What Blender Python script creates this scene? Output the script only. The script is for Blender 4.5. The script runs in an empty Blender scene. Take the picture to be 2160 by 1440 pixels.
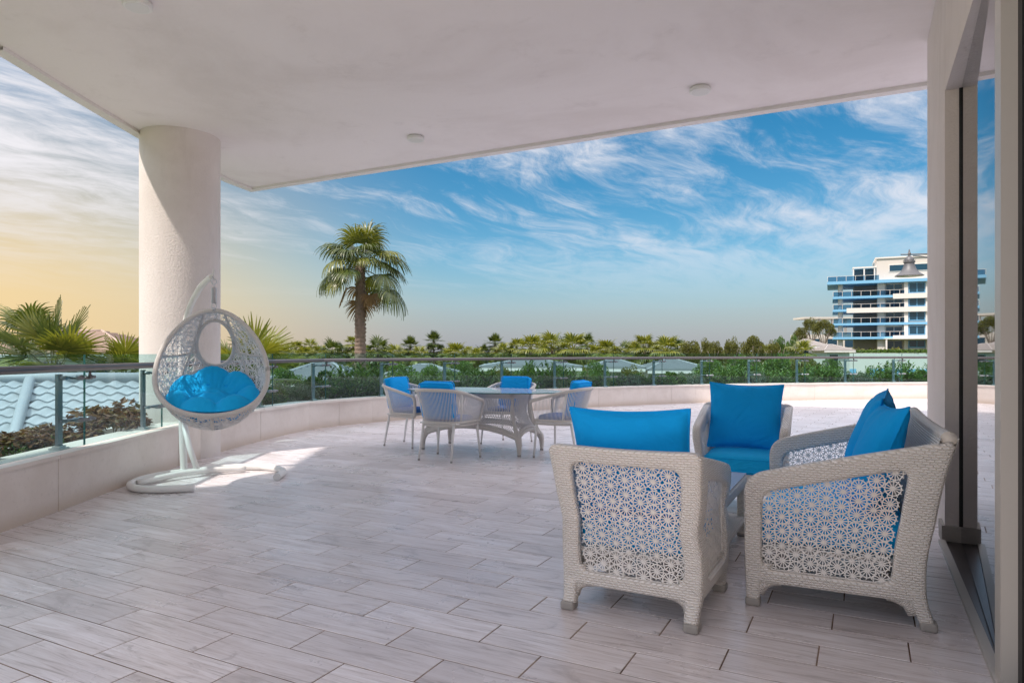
import bpy, math, random
import numpy as np
from mathutils import Vector, Matrix
random.seed(11)
RNG = np.random.default_rng(11)
S = bpy.context.scene
C = S.collection
PI = math.pi

# ------------------------------------------------------------------ camera
FPX, HOR, EYE = 1439.0, 744.0, 1.2          # focal length and horizon in photo pixels, eye height in metres
cd = bpy.data.cameras.new('camera'); cam = bpy.data.objects.new('camera', cd); C.objects.link(cam)
cd.sensor_width = 36; cd.lens = 36 * FPX / 2160; cd.shift_y = (HOR - 720) / 2160
cd.clip_start = 0.05; cd.clip_end = 6000
cam.location = (0, 0, EYE); cam.rotation_euler = (PI / 2, 0, 0)
S.camera = cam

# ------------------------------------------------------------------ light, sky, exposure
SUN_AZ = Vector((-0.75, -0.66, 0)).normalized(); SUN_EL = math.radians(55)
SUN = SUN_AZ * math.cos(SUN_EL) + Vector((0, 0, math.sin(SUN_EL)))
sl = bpy.data.lights.new('sun', 'SUN'); sl.energy = 2.0; sl.angle = math.radians(1.6); sl.color = (1, 0.91, 0.82)
so = bpy.data.objects.new('sun', sl); C.objects.link(so)
so.rotation_euler = (-SUN).to_track_quat('-Z', 'Y').to_euler()
S.view_settings.view_transform = 'Standard'; S.view_settings.look = 'None'
S.view_settings.gamma = 1; S.view_settings.use_curve_mapping = False
S.view_settings.exposure = 1.16

W = bpy.data.worlds.new('World'); S.world = W; W.use_nodes = True
class NT:
    """tiny helper to write node trees"""
    def __init__(s, tree): s.t = tree; s.n = tree.nodes; s.l = tree.links
    def new(s, typ, **kw):
        n = s.n.new(typ)
        for k, v in kw.items(): setattr(n, k, v)
        return n
    def put(s, sock, val):
        if isinstance(val, bpy.types.NodeSocket): s.l.new(val, sock)
        elif val is not None: sock.default_value = val
    def math(s, op, a, b=None, c=None, clamp=False):
        n = s.new('ShaderNodeMath', operation=op, use_clamp=clamp)
        s.put(n.inputs[0], a)
        if b is not None: s.put(n.inputs[1], b)
        if c is not None: s.put(n.inputs[2], c)
        return n.outputs[0]
    def mix(s, fac, a, b, blend='MIX'):
        n = s.new('ShaderNodeMix', data_type='RGBA', blend_type=blend)
        s.put(n.inputs[0], fac); s.put(n.inputs[6], a); s.put(n.inputs[7], b)
        return n.outputs[2]
    def noise(s, vec, scale, detail=4, rough=0.55, dist=0.0):
        n = s.new('ShaderNodeTexNoise'); s.put(n.inputs['Vector'], vec)
        n.inputs['Scale'].default_value = scale; n.inputs['Detail'].default_value = detail
        n.inputs['Roughness'].default_value = rough; n.inputs['Distortion'].default_value = dist
        return n.outputs[0]
    def ramp(s, fac, stops):
        n = s.new('ShaderNodeValToRGB'); s.put(n.inputs[0], fac)
        e = n.color_ramp.elements
        while len(e) < len(stops): e.new(0.5)
        for el, (p, c) in zip(e, stops): el.position = p; el.color = c if len(c) == 4 else (*c, 1)
        return n.outputs[0]
    def smooth(s, v, lo, hi):
        n = s.new('ShaderNodeMapRange', interpolation_type='SMOOTHSTEP'); s.put(n.inputs[0], v)
        n.inputs[1].default_value = lo; n.inputs[2].default_value = hi
        return n.outputs[0]
    def mapping(s, vec, scale=(1, 1, 1), rot=(0, 0, 0), loc=(0, 0, 0)):
        n = s.new('ShaderNodeMapping'); s.put(n.inputs[0], vec)
        n.inputs['Scale'].default_value = scale; n.inputs['Rotation'].default_value = rot; n.inputs['Location'].default_value = loc
        return n.outputs[0]

def build_world():
    w = NT(W.node_tree)
    bg = w.n['Background']
    sky = w.new('ShaderNodeTexSky', sky_type='NISHITA')
    sky.sun_disc = False; sky.sun_elevation = SUN_EL
    sky.sun_rotation = math.atan2(SUN_AZ.x, SUN_AZ.y) % (2 * PI)
    sky.air_density = 1.0; sky.dust_density = 0.6; sky.ozone_density = 2.5
    hs = w.new('ShaderNodeHueSaturation'); w.put(hs.inputs['Color'], sky.outputs[0])
    hs.inputs['Saturation'].default_value = 1.45; hs.inputs['Hue'].default_value = 0.487; hs.inputs['Value'].default_value = 0.35
    tc = w.new('ShaderNodeTexCoord').outputs['Generated']
    sp = w.new('ShaderNodeSeparateXYZ'); w.put(sp.inputs[0], tc)
    x, y, z = sp.outputs
    zc = w.math('ADD', w.math('MAXIMUM', z, 0.0), 0.10)
    cb = w.new('ShaderNodeCombineXYZ')
    w.put(cb.inputs[0], w.math('DIVIDE', x, zc)); w.put(cb.inputs[1], w.math('DIVIDE', y, zc))
    pl = cb.outputs[0]
    # cirrus: two stretched layers, broken up by a large mask
    wob = w.new('ShaderNodeTexNoise'); w.put(wob.inputs['Vector'], pl); wob.inputs['Scale'].default_value = 0.55; wob.inputs['Detail'].default_value = 3
    wv = w.new('ShaderNodeVectorMath', operation='MULTIPLY_ADD'); w.put(wv.inputs[0], wob.outputs['Color']); wv.inputs[1].default_value = (1.1, 1.1, 0); w.put(wv.inputs[2], pl)
    pw_ = wv.outputs[0]
    def streak(vec, ang, sx, sy, loc=(0, 0, 0)):       # turn first, then stretch along the wind
        return w.mapping(w.mapping(vec, rot=(0, 0, -math.radians(ang))), scale=(sx, sy, 1), loc=loc)
    n1 = w.noise(streak(pw_, 40, 0.62, 1.75, (1.3, 0.2, 0)), 1.2, 12, 0.64, 0.35)
    n2 = w.noise(streak(pw_, 62, 0.9, 2.6, (3, 7, 0)), 2.7, 9, 0.68, 0.6)
    big = w.noise(w.mapping(pl, loc=(2.1, 0.9, 0)), 0.40, 3, 0.5, 0.3)
    big = w.math('ADD', big, w.math('MULTIPLY', w.smooth(w.math('ABSOLUTE', w.math('ADD', w.math('DIVIDE', x, w.math('MAXIMUM', y, 0.05)), 0.30)), 0.42, 0.0), -0.13))
    big = w.math('ADD', big, w.math('MULTIPLY', w.smooth(w.math('DIVIDE', x, w.math('MAXIMUM', y, 0.05)), -0.12, 0.15), 0.06))
    cl = w.math('ADD', w.math('MULTIPLY', n1, 0.62), w.math('MULTIPLY', n2, 0.38))
    cl = w.math('ADD', cl, w.math('MULTIPLY', w.math('SUBTRACT', big, 0.47), 0.60))
    mask = w.smooth(cl, 0.39, 0.68)
    mask = w.math('MULTIPLY', mask, w.smooth(z, 0.05, 0.24))
    fill_veil = w.math('MULTIPLY', w.smooth(z, 0.36, 0.74), 0.9)
    mask = w.math('MULTIPLY', mask, 0.93)
    # warm evening band low in the sky towards the left
    az = w.math('ADD', w.math('MULTIPLY', x, -0.85), w.math('MULTIPLY', y, 0.10))
    warm = w.math('MULTIPLY', w.smooth(az, 0.14, 0.66), w.math('SUBTRACT', 1.0, w.smooth(z, 0.06, 0.40)))
    hz = w.math('MULTIPLY', w.math('SUBTRACT', 1.0, w.smooth(z, 0.0, 0.15)), 0.75)
    base = w.mix(hz, hs.outputs[0], (0.98, 1.06, 1.36, 1))
    base = w.mix(w.math('MULTIPLY', warm, 0.88), base, (3.0, 2.15, 1.02, 1))
    col = w.mix(mask, base, (2.75, 2.68, 2.8, 1))
    col = w.mix(fill_veil, col, (6.3, 6.05, 6.6, 1))        # bright overhead cloud, added mostly above the view to fill the shade
    w.put(bg.inputs[0], col); bg.inputs[1].default_value = 0.15
build_world()

# ------------------------------------------------------------------ helpers
def floor_pt(px, py):
    d = EYE * FPX / (py - HOR); return ((px - 1080) / FPX * d, d)
def at(px, py, d):
    return ((px - 1080) / FPX * d, d, EYE + (HOR - py) / FPX * d)
ANG = math.radians(27.3); SA, CA = math.sin(ANG), math.cos(ANG)
def uv2(u, v, z=0.0): return (u * SA + v * CA, u * CA - v * SA, z)
def to_uv(X, Y): return (X * SA + Y * CA, X * CA - Y * SA)
ORD = 'first second third fourth fifth sixth seventh eighth ninth tenth eleventh twelfth thirteenth fourteenth fifteenth sixteenth seventeenth eighteenth nineteenth twentieth'.split()
ORD += ['twenty-' + o for o in ORD[:9]] + ['thirtieth'] + ['thirty-' + o for o in ORD[:9]] + ['fortieth'] + ['forty-' + o for o in ORD[:9]]

class MB:
    def __init__(s): s.V = []; s.F = []; s.U = []; s.n = 0
    def add(s, V, F, U=None):
        V = np.asarray(V, float).reshape(-1, 3)
        s.V.append(V); s.U.append(np.zeros((len(V), 2)) if U is None else np.asarray(U, float).reshape(-1, 2))
        o = s.n
        s.F.extend([tuple(int(i) + o for i in f) for f in F]); s.n += len(V)
        return s
    def box(s, c, d, rz=0.0, ch=0.0):
        x, y, z = [k / 2 for k in d]
        P = np.array([(-x, -y, -z), (x, -y, -z), (x, y, -z), (-x, y, -z), (-x, -y, z), (x, -y, z), (x, y, z), (-x, y, z)])
        if rz:
            ca, sa = math.cos(rz), math.sin(rz)
            P = np.stack([P[:, 0] * ca - P[:, 1] * sa, P[:, 0] * sa + P[:, 1] * ca, P[:, 2]], 1)
        return s.add(P + np.array(c), [(0, 3, 2, 1), (4, 5, 6, 7), (0, 1, 5, 4), (1, 2, 6, 5), (2, 3, 7, 6), (3, 0, 4, 7)])
    def b2(s, x0, x1, y0, y1, z0, z1): return s.box(((x0 + x1) / 2, (y0 + y1) / 2, (z0 + z1) / 2), (x1 - x0, y1 - y0, z1 - z0))
    def prism(s, poly, z0, z1):
        n = len(poly)
        V = [(p[0], p[1], z0) for p in poly] + [(p[0], p[1], z1) for p in poly]
        F = [tuple(range(n))[::-1], tuple(range(n, 2 * n))] + [(i, (i + 1) % n, n + (i + 1) % n, n + i) for i in range(n)]
        return s.add(V, F)
    def tube(s, pts, r, n=8, closed=False, caps=True, flat=None):
        P = np.asarray(pts, float); m = len(P)
        R = np.full(m, r, float) if np.isscalar(r) else np.asarray(r, float)
        T = np.roll(P, -1, 0) - np.roll(P, 1, 0) if closed else np.gradient(P, axis=0)
        T /= np.linalg.norm(T, axis=1)[:, None] + 1e-12
        a = np.array([0, 0, 1.0]) if abs(T[0][2]) < 0.9 else np.array([1.0, 0, 0])
        N = np.cross(T[0], a); N /= np.linalg.norm(N)
        V = []; U = []; L = 0
        for i in range(m):
            if i:
                L += np.linalg.norm(P[i] - P[i - 1])
                N = N - T[i] * np.dot(N, T[i]); N /= np.linalg.norm(N) + 1e-12
            B = np.cross(T[i], N)
            for k in range(n):
                t = 2 * PI * k / n
                V.append(P[i] + R[i] * (math.cos(t) * N + math.sin(t) * B))
                U.append((t * R[i] * 1.0, L))
        F = []
        for i in range(m if closed else m - 1):
            j = (i + 1) % m
            for k in range(n):
                k2 = (k + 1) % n
                F.append((i * n + k, i * n + k2, j * n + k2, j * n + k))
        if caps and not closed:
            F.append(tuple(range(n))[::-1]); F.append(tuple((m - 1) * n + k for k in range(n)))
        return s.add(V, F, U)
    def lathe(s, prof, n=24, c=(0, 0, 0)):
        V = []; F = []; m = len(prof)
        for r, z in prof:
            for k in range(n):
                t = 2 * PI * k / n; V.append((c[0] + r * math.cos(t), c[1] + r * math.sin(t), c[2] + z))
        for i in range(m - 1):
            for k in range(n):
                k2 = (k + 1) % n; F.append((i * n + k, i * n + k2, (i + 1) * n + k2, (i + 1) * n + k))
        F.append(tuple(range(n))[::-1]); F.append(tuple((m - 1) * n + k for k in range(n)))
        return s.add(V, F)
    def grid(s, V, nu, nv, closed_u=False, U=None, flip=False):
        F = []
        for i in range(nu if closed_u else nu - 1):
            i2 = (i + 1) % nu
            for j in range(nv - 1):
                f = (i * nv + j, i2 * nv + j, i2 * nv + j + 1, i * nv + j + 1)
                F.append(f[::-1] if flip else f)
        return s.add(V, F, U)
    def mesh(s, name, smooth=False, uv=False):
        me = bpy.data.meshes.new(name)
        V = np.concatenate(s.V); me.from_pydata(V.tolist(), [], s.F)
        if uv:
            U = np.concatenate(s.U); l = me.uv_layers.new(name='UVMap')
            li = np.zeros(len(me.loops), np.int32); me.loops.foreach_get('vertex_index', li)
            l.data.foreach_set('uv', U[li].astype(np.float32).ravel())
        if smooth: me.polygons.foreach_set('use_smooth', np.ones(len(me.polygons), bool))
        me.update(); return me
    def build(s, name, mat, parent=None, smooth=False, uv=False, auto=None):
        me = s.mesh(name, smooth, uv)
        if auto: me.set_sharp_from_angle(angle=math.radians(auto))
        return link(name, me, mat, parent)

def link(name, me, mat=None, parent=None, M=None):
    o = bpy.data.objects.new(name, me); C.objects.link(o)
    if mat is not None and len(me.materials) == 0: me.materials.append(mat)
    if parent is not None: o.parent = parent
    if M is not None: o.matrix_local = M
    return o
def tag(o, label, cat, group=None):
    o['label'] = label; o['category'] = cat
    if group: o['group'] = group
    return o
def thing(name, label, cat, loc=(0, 0, 0), rz=0.0, group=None):
    o = bpy.data.objects.new(name, None); C.objects.link(o); o.empty_display_size = 0.1
    o.location = loc; o.rotation_euler = (0, 0, rz); o['kind'] = 'thing'; return tag(o, label, cat, group)
def struct(o): o['kind'] = 'structure'; return o
def stuff(o): o['kind'] = 'stuff'; return o
def copy_tree(src, parent=None):
    c = src.copy(); C.objects.link(c)
    if parent is not None: c.parent = parent
    for ch in list(src.children): copy_tree(ch, c)
    return c

def rbox(mb, c, d, r, n=6, bulge=0.0, M=None):
    """rounded, slightly bulging box"""
    h = np.array(d) / 2
    for ax in range(3):
        for sg in (-1, 1):
            a = np.linspace(-1, 1, n + 2 * 3)
            # denser near the edges
            a = np.sign(a) * np.abs(a) ** 0.8
            A, B = np.meshgrid(a, a, indexing='ij')
            P = np.zeros((A.size, 3)); o1, o2 = (ax + 1) % 3, (ax + 2) % 3
            P[:, ax] = sg * h[ax]; P[:, o1] = A.ravel() * h[o1]; P[:, o2] = B.ravel() * h[o2]
            I = np.clip(P, -(h - r), h - r); D = P - I; L = np.linalg.norm(D, axis=1)[:, None] + 1e-9
            Q = I + D / L * r
            if bulge:
                q = Q / h
                Q[:, 2] += np.sign(Q[:, 2]) * bulge * (1 - q[:, 0] ** 2).clip(0) ** 0.6 * (1 - q[:, 1] ** 2).clip(0) ** 0.6
            Q = Q + np.array(c)
            if M is not None: Q = Q @ np.array(M.to_3x3()).T + np.array(M.translation)
            k = len(a); mb.grid(Q, k, k, flip=(sg < 0))
    return mb

def catmull(P, per=12, closed=False):
    P = [np.array(p, float) for p in P]; out = []
    n = len(P)
    for i in range(n if closed else n - 1):
        p0 = P[(i - 1) % n] if closed or i > 0 else 2 * P[0] - P[1]
        p1, p2 = P[i], P[(i + 1) % n]
        p3 = P[(i + 2) % n] if closed or i + 2 < n else 2 * P[-1] - P[-2]
        for k in range(per):
            t = k / per
            out.append(0.5 * ((2 * p1) + (p2 - p0) * t + (2 * p0 - 5 * p1 + 4 * p2 - p3) * t * t + (3 * p1 - p0 - 3 * p2 + p3) * t ** 3))
    if not closed: out.append(P[-1])
    return np.array(out)

# ------------------------------------------------------------------ materials
MATS = {}
def mat(name, col, rough=0.6, metal=0.0, var=0.0, vscale=6.0, bump=0.0, bscale=60.0, spec=0.5, island=0.0, coat=0.0, sub=0.0):
    if name in MATS: return MATS[name]
    m = bpy.data.materials.new(name); m.use_nodes = True; MATS[name] = m
    t = NT(m.node_tree); b = t.n['Principled BSDF']
    b.inputs['Roughness'].default_value = rough; b.inputs['Metallic'].default_value = metal
    b.inputs['Specular IOR Level'].default_value = spec
    if coat: b.inputs['Coat Weight'].default_value = coat; b.inputs['Coat Roughness'].default_value = 0.1
    if sub: b.inputs['Transmission Weight'].default_value = 0
    c = (*col, 1)
    co = t.new('ShaderNodeTexCoord').outputs['Object']
    out = None
    if var:
        f = t.noise(co, vscale, 6, 0.6)
        out = t.mix(f, tuple(max(0, k * (1 - var)) for k in col) + (1,), tuple(min(1, k * (1 + var)) for k in col) + (1,))
    if island:
        g = t.new('ShaderNodeNewGeometry').outputs['Random Per Island']
        lo = tuple(k * (1 - island) for k in col) + (1,); hi = tuple(min(1, k * (1 + island)) for k in col) + (1,)
        out = t.mix(g, lo, hi)
    if out is not None: t.put(b.inputs['Base Color'], out)
    else: b.inputs['Base Color'].default_value = c
    if bump:
        bn = t.new('ShaderNodeBump'); bn.inputs['Strength'].default_value = bump; bn.inputs['Distance'].default_value = 0.01
        t.put(bn.inputs['Height'], t.noise(co, bscale, 5, 0.6)); t.put(b.inputs['Normal'], bn.outputs[0])
    return m

def mat_leaf(name, cols, rough=0.45, trans=0.25):
    """leaves: colour picked per leaf, some light passing through"""
    m = bpy.data.materials.new(name); m.use_nodes = True; MATS[name] = m
    t = NT(m.node_tree); b = t.n['Principled BSDF']; out = t.n['Material Output']
    g = t.new('ShaderNodeNewGeometry').outputs['Random Per Island']
    st = [(i / (len(cols) - 1), c) for i, c in enumerate(cols)]
    c = t.ramp(g, st); t.put(b.inputs['Base Color'], c); b.inputs['Roughness'].default_value = rough
    tr = t.new('ShaderNodeBsdfTranslucent'); t.put(tr.inputs[0], t.mix(1.0, c, (1.6, 1.5, 0.7, 1), 'MULTIPLY'))
    mx = t.new('ShaderNodeMixShader'); mx.inputs[0].default_value = trans
    t.l.new(b.outputs[0], mx.inputs[1]); t.l.new(tr.outputs[0], mx.inputs[2]); t.l.new(mx.outputs[0], out.inputs[0])
    return m

def mat_wicker(name, w=0.026, h=0.0112, c1=(0.93, 0.905, 0.88), c2=(0.86, 0.83, 0.80)):
    m = bpy.data.materials.new(name); m.use_nodes = True; MATS[name] = m
    t = NT(m.node_tree); b = t.n['Principled BSDF']; b.inputs['Roughness'].default_value = 0.42
    uv = t.new('ShaderNodeTexCoord').outputs['UV']
    br = t.new('ShaderNodeTexBrick'); t.put(br.inputs['Vector'], uv)
    br.offset = 0.5; br.inputs['Scale'].default_value = 1.0
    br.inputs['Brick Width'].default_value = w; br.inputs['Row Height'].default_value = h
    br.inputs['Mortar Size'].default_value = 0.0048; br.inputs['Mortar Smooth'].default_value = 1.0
    br.inputs['Color1'].default_value = (*c1, 1); br.inputs['Color2'].default_value = (*c2, 1); br.inputs['Mortar'].default_value = (c2[0] * 0.88, c2[1] * 0.85, c2[2] * 0.80, 1)  # gaps darker: beige dirt plus painted-in depth shade between strands
    t.put(b.inputs['Base Color'], br.outputs['Color'])
    bn = t.new('ShaderNodeBump', invert=True); bn.inputs['Strength'].default_value = 1.0; bn.inputs['Distance'].default_value = 0.0042
    t.put(bn.inputs['Height'], br.outputs['Fac']); t.put(b.inputs['Normal'], bn.outputs[0])
    return m

def mat_glass(name, tint, rough=0.0, ior=1.5, boost=1.0):
    m = bpy.data.materials.new(name); m.use_nodes = True; MATS[name] = m
    t = NT(m.node_tree); t.n.remove(t.n['Principled BSDF']); out = t.n['Material Output']
    tr = t.new('ShaderNodeBsdfTransparent'); tr.inputs[0].default_value = (*tint, 1)
    gl = t.new('ShaderNodeBsdfGlossy'); gl.inputs['Roughness'].default_value = rough
    ge = t.new('ShaderNodeNewGeometry'); dp = t.new('ShaderNodeVectorMath', operation='DOT_PRODUCT')
    t.put(dp.inputs[0], ge.outputs['Incoming']); t.put(dp.inputs[1], ge.outputs['Normal'])
    f0 = ((ior - 1) / (ior + 1)) ** 2
    sch = t.math('POWER', t.math('SUBTRACT', 1.0, t.math('ABSOLUTE', dp.outputs['Value']), clamp=True), 5.0)
    fr = t.math('ADD', f0, t.math('MULTIPLY', sch, 1 - f0))
    mx = t.new('ShaderNodeMixShader'); t.put(mx.inputs[0], t.math('MULTIPLY', fr, boost, clamp=True))
    t.l.new(tr.outputs[0], mx.inputs[1]); t.l.new(gl.outputs[0], mx.inputs[2]); t.l.new(mx.outputs[0], out.inputs[0])
    return m

def mat_plank(name):
    m = bpy.data.materials.new(name); m.use_nodes = True; MATS[name] = m
    t = NT(m.node_tree); b = t.n['Principled BSDF']
    uv = t.new('ShaderNodeTexCoord').outputs['UV']
    at_ = t.new('ShaderNodeAttribute'); at_.attribute_name = 'tint'
    g1 = t.noise(t.mapping(uv, scale=(1.3, 16, 1)), 1.6, 9, 0.68, 0.9)
    g2 = t.noise(t.mapping(uv, scale=(2.2, 70, 1)), 1.5, 5, 0.6, 0.3)
    kn = t.noise(t.mapping(uv, scale=(2.6, 6.5, 1)), 1.0, 7, 0.7, 1.6)
    base = t.ramp(g1, [(0.30, (0.30, 0.25, 0.235)), (0.42, (0.70, 0.64, 0.64)), (0.62, (0.90, 0.86, 0.885))])
    base = t.mix(t.math('MULTIPLY', t.smooth(kn, 0.56, 0.72), 0.62), base, (0.33, 0.29, 0.285, 1))
    base = t.mix(t.math('MULTIPLY', t.smooth(g2, 0.56, 0.68), 0.62), base, (0.36, 0.32, 0.31, 1))
    base = t.mix(t.math('MULTIPLY', at_.outputs['Fac'], 0.50), base, (0.50, 0.44, 0.43, 1))
    # worn, dusty patches that run across the whole terrace
    gp = t.new('ShaderNodeNewGeometry').outputs['Position']
    dirt = t.noise(gp, 0.7, 6, 0.65)
    base = t.mix(t.math('MULTIPLY', t.smooth(dirt, 0.5, 0.8), 0.18), base, (0.52, 0.47, 0.43, 1))
    sm = t.noise(t.mapping(gp, scale=(1, 1, 1), loc=(4, 2, 0)), 2.6, 9, 0.72, 0.8)
    base = t.mix(t.math('MULTIPLY', t.smooth(sm, 0.57, 0.72), 0.26), base, (0.40, 0.355, 0.34, 1))
    sc = t.noise(t.mapping(uv, scale=(7, 150, 1)), 1.0, 3, 0.5, 1.2)
    base = t.mix(t.math('MULTIPLY', t.smooth(sc, 0.70, 0.76), 0.5), base, (0.30, 0.26, 0.25, 1))
    t.put(b.inputs['Base Color'], base)
    t.put(b.inputs['Roughness'], t.math('ADD', 0.17, t.math('MULTIPLY', t.noise(gp, 2.3, 5, 0.6), 0.26)))
    b.inputs['Specular IOR Level'].default_value = 1.0
    bn = t.new('ShaderNodeBump'); bn.inputs['Strength'].default_value = 0.25; bn.inputs['Distance'].default_value = 0.003
    t.put(bn.inputs['Height'], g1); t.put(b.inputs['Normal'], bn.outputs[0])
    return m

def mat_stone(name, col, dark):
    m = bpy.data.materials.new(name); m.use_nodes = True; MATS[name] = m
    t = NT(m.node_tree); b = t.n['Principled BSDF']; b.inputs['Roughness'].default_value = 0.55
    gp = t.new('ShaderNodeNewGeometry').outputs['Position']
    n1 = t.noise(gp, 3.0, 8, 0.62, 0.4); n2 = t.noise(gp, 26, 5, 0.6)
    c = t.mix(t.smooth(n1, 0.35, 0.7), (*col, 1), (*dark, 1))
    c = t.mix(t.math('MULTIPLY', t.smooth(n2, 0.56, 0.7), 0.3), c, tuple(k * 0.8 for k in dark) + (1,))
    sp = t.new('ShaderNodeSeparateXYZ'); t.put(sp.inputs[0], gp)
    # dust stain along the foot of the stone
    foot = t.math('SUBTRACT', 1.0, t.smooth(t.math('ADD', sp.outputs[2], t.math('MULTIPLY', n1, 0.10)), 0.04, 0.20))
    c = t.mix(t.math('MULTIPLY', foot, 0.55), c, (0.52, 0.40, 0.29, 1))
    t.put(b.inputs['Base Color'], c)
    bn = t.new('ShaderNodeBump'); bn.inputs['Strength'].default_value = 0.15; bn.inputs['Distance'].default_value = 0.004
    t.put(bn.inputs['Height'], n2); t.put(b.inputs['Normal'], bn.outputs[0])
    return m

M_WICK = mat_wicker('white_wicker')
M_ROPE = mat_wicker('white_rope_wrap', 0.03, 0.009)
M_STRAND = mat('white_strand', (0.84, 0.815, 0.785), 0.45, var=0.10, vscale=30)
M_FABRIC = mat('blue_fabric', (0.002, 0.40, 0.95), 0.85, var=0.07, vscale=5, bump=0.12, bscale=500, spec=0.25)
M_FABRIC2 = mat('blue_cotton', (0.003, 0.46, 0.93), 0.8, var=0.06, vscale=4, bump=0.1, bscale=500, spec=0.3)
for fm in (M_FABRIC, M_FABRIC2):
    t = NT(fm.node_tree); b = t.n['Principled BSDF']; co = t.new('ShaderNodeTexCoord').outputs['Object']
    old = b.inputs['Normal'].links[0].from_socket
    cr = t.noise(t.mapping(co, scale=(1, 1, 2.2)), 5.5, 4, 0.55, 1.6)
    bn = t.new('ShaderNodeBump'); bn.inputs['Strength'].default_value = 0.38; bn.inputs['Distance'].default_value = 0.03
    t.put(bn.inputs['Height'], cr); t.put(bn.inputs['Normal'], old); t.put(b.inputs['Normal'], bn.outputs[0])
M_WHITE = mat('white_paint', (0.80, 0.79, 0.77), 0.35, var=0.04, vscale=8)
M_STUCCO = mat('cream_stucco', (0.77, 0.71, 0.675), 0.9, var=0.05, vscale=2.5, bump=0.55, bscale=45)
M_CEIL = mat('ceiling_plaster', (0.88, 0.82, 0.80), 0.95, var=0.05, vscale=0.9, bump=0.22, bscale=22)
def weather(m, col, stain, sc, amt):
    t = NT(m.node_tree); b = t.n['Principled BSDF']
    gp = t.new('ShaderNodeNewGeometry').outputs['Position']
    n1 = t.noise(gp, sc, 7, 0.62, 0.5); n2 = t.noise(t.mapping(gp, scale=(1, 1, 0.25)), sc * 4, 6, 0.7, 0.3)
    c = t.mix(t.math('MULTIPLY', t.smooth(n1, 0.42, 0.72), amt), (*col, 1), (*stain, 1))
    c = t.mix(t.math('MULTIPLY', t.smooth(n2, 0.55, 0.75), amt * 0.6), c, tuple(k * 0.9 for k in stain) + (1,))
    t.put(b.inputs['Base Color'], c)
weather(M_CEIL, (0.88, 0.825, 0.815), (0.74, 0.675, 0.655), 0.55, 0.65)
weather(M_STUCCO, (0.78, 0.715, 0.68), (0.66, 0.585, 0.54), 0.9, 0.6)
M_LIP = mat('plaster_edge', (0.80, 0.765, 0.74), 0.9, var=0.05, vscale=3, bump=0.5, bscale=40)
M_PLANK = mat_plank('wood_look_tile')
M_GROUT = mat('brown_grout', (0.26, 0.165, 0.125), 0.95, var=0.35, vscale=3)
M_STONE = mat_stone('cream_limestone', (0.82, 0.735, 0.68), (0.75, 0.66, 0.60))
M_STEEL = mat('brushed_steel', (0.58, 0.59, 0.60), 0.28, 1.0, var=0.08, vscale=12)
M_STEELD = mat('dark_steel', (0.15, 0.135, 0.135), 0.30, 0.9, var=0.1, vscale=5)
M_POST = mat('satin_steel', (0.26, 0.28, 0.30), 0.4, 0.8, var=0.08, vscale=12)
M_GLASS = mat_glass('railing_glass', (0.76, 0.90, 0.91), boost=0.6)
M_GEDGE = mat('glass_edge', (0.05, 0.16, 0.15), 0.1)
M_TTOP = mat('pale_table_glass', (0.60, 0.64, 0.72), 0.07, spec=0.9)
M_DARKGLASS = mat('dark_door_glass', (0.012, 0.014, 0.018), 0.015, spec=1.0)
MATS['dark_door_glass'].node_tree.nodes['Principled BSDF'].inputs['IOR'].default_value = 1.75
M_BLACK = mat('black_rubber', (0.012, 0.012, 0.013), 0.5)
M_ALU = mat('beige_aluminium', (0.56, 0.53, 0.49), 0.4, var=0.03)
M_CAP = mat('grey_foot_cap', (0.34, 0.32, 0.30), 0.5)
M_SOIL = mat('planter_soil', (0.10, 0.075, 0.055), 0.95, var=0.4, vscale=8)
M_LEAF = mat_leaf('shrub_leaf', [(0.03, 0.065, 0.016), (0.06, 0.125, 0.025), (0.10, 0.19, 0.035), (0.17, 0.25, 0.055)])
M_LEAFG = mat_leaf('grey_leaf', [(0.07, 0.10, 0.065), (0.13, 0.18, 0.12), (0.22, 0.27, 0.20)], 0.6)
M_LEAFB = mat_leaf('copper_leaf', [(0.09, 0.045, 0.025), (0.20, 0.09, 0.045), (0.30, 0.17, 0.08), (0.13, 0.13, 0.04)])
M_PALM = mat_leaf('palm_leaf', [(0.07, 0.095, 0.015), (0.14, 0.165, 0.025), (0.23, 0.235, 0.042), (0.12, 0.135, 0.022)], 0.35, 0.3)
M_PALMD = mat_leaf('palm_leaf_dark', [(0.028, 0.05, 0.012), (0.06, 0.09, 0.018), (0.10, 0.125, 0.026), (0.05, 0.075, 0.015)], 0.35, 0.25)
M_DRY = mat_leaf('dry_palm_leaf', [(0.22, 0.13, 0.06), (0.30, 0.19, 0.09), (0.17, 0.09, 0.04)], 0.7)
M_TREE = mat_leaf('tree_leaf', [(0.055, 0.07, 0.014), (0.12, 0.13, 0.025), (0.19, 0.185, 0.04)], 0.5)
M_BARK = mat('palm_bark', (0.25, 0.18, 0.14), 0.9, var=0.45, vscale=9, bump=0.8, bscale=30)
M_BARK2 = mat('grey_bark', (0.27, 0.22, 0.18), 0.9, var=0.3, vscale=4)
M_PETAL = mat('white_petal', (0.8, 0.8, 0.78), 0.6)
M_ROOF = mat('white_roof_tile', (0.36, 0.38, 0.41), 0.45, var=0.10, vscale=3)
M_ROOFP = mat('pavilion_roof', (0.25, 0.27, 0.29), 0.6, var=0.15, vscale=1.5)
M_ROOFB = mat('beige_roof_tile', (0.42, 0.32, 0.26), 0.8, var=0.2, vscale=2)
M_ROOFG = mat('grey_roof_tile', (0.40, 0.37, 0.35), 0.8, var=0.15, vscale=2)
M_VILLA = mat('villa_wall', (0.66, 0.64, 0.60), 0.85, var=0.05)
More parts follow.
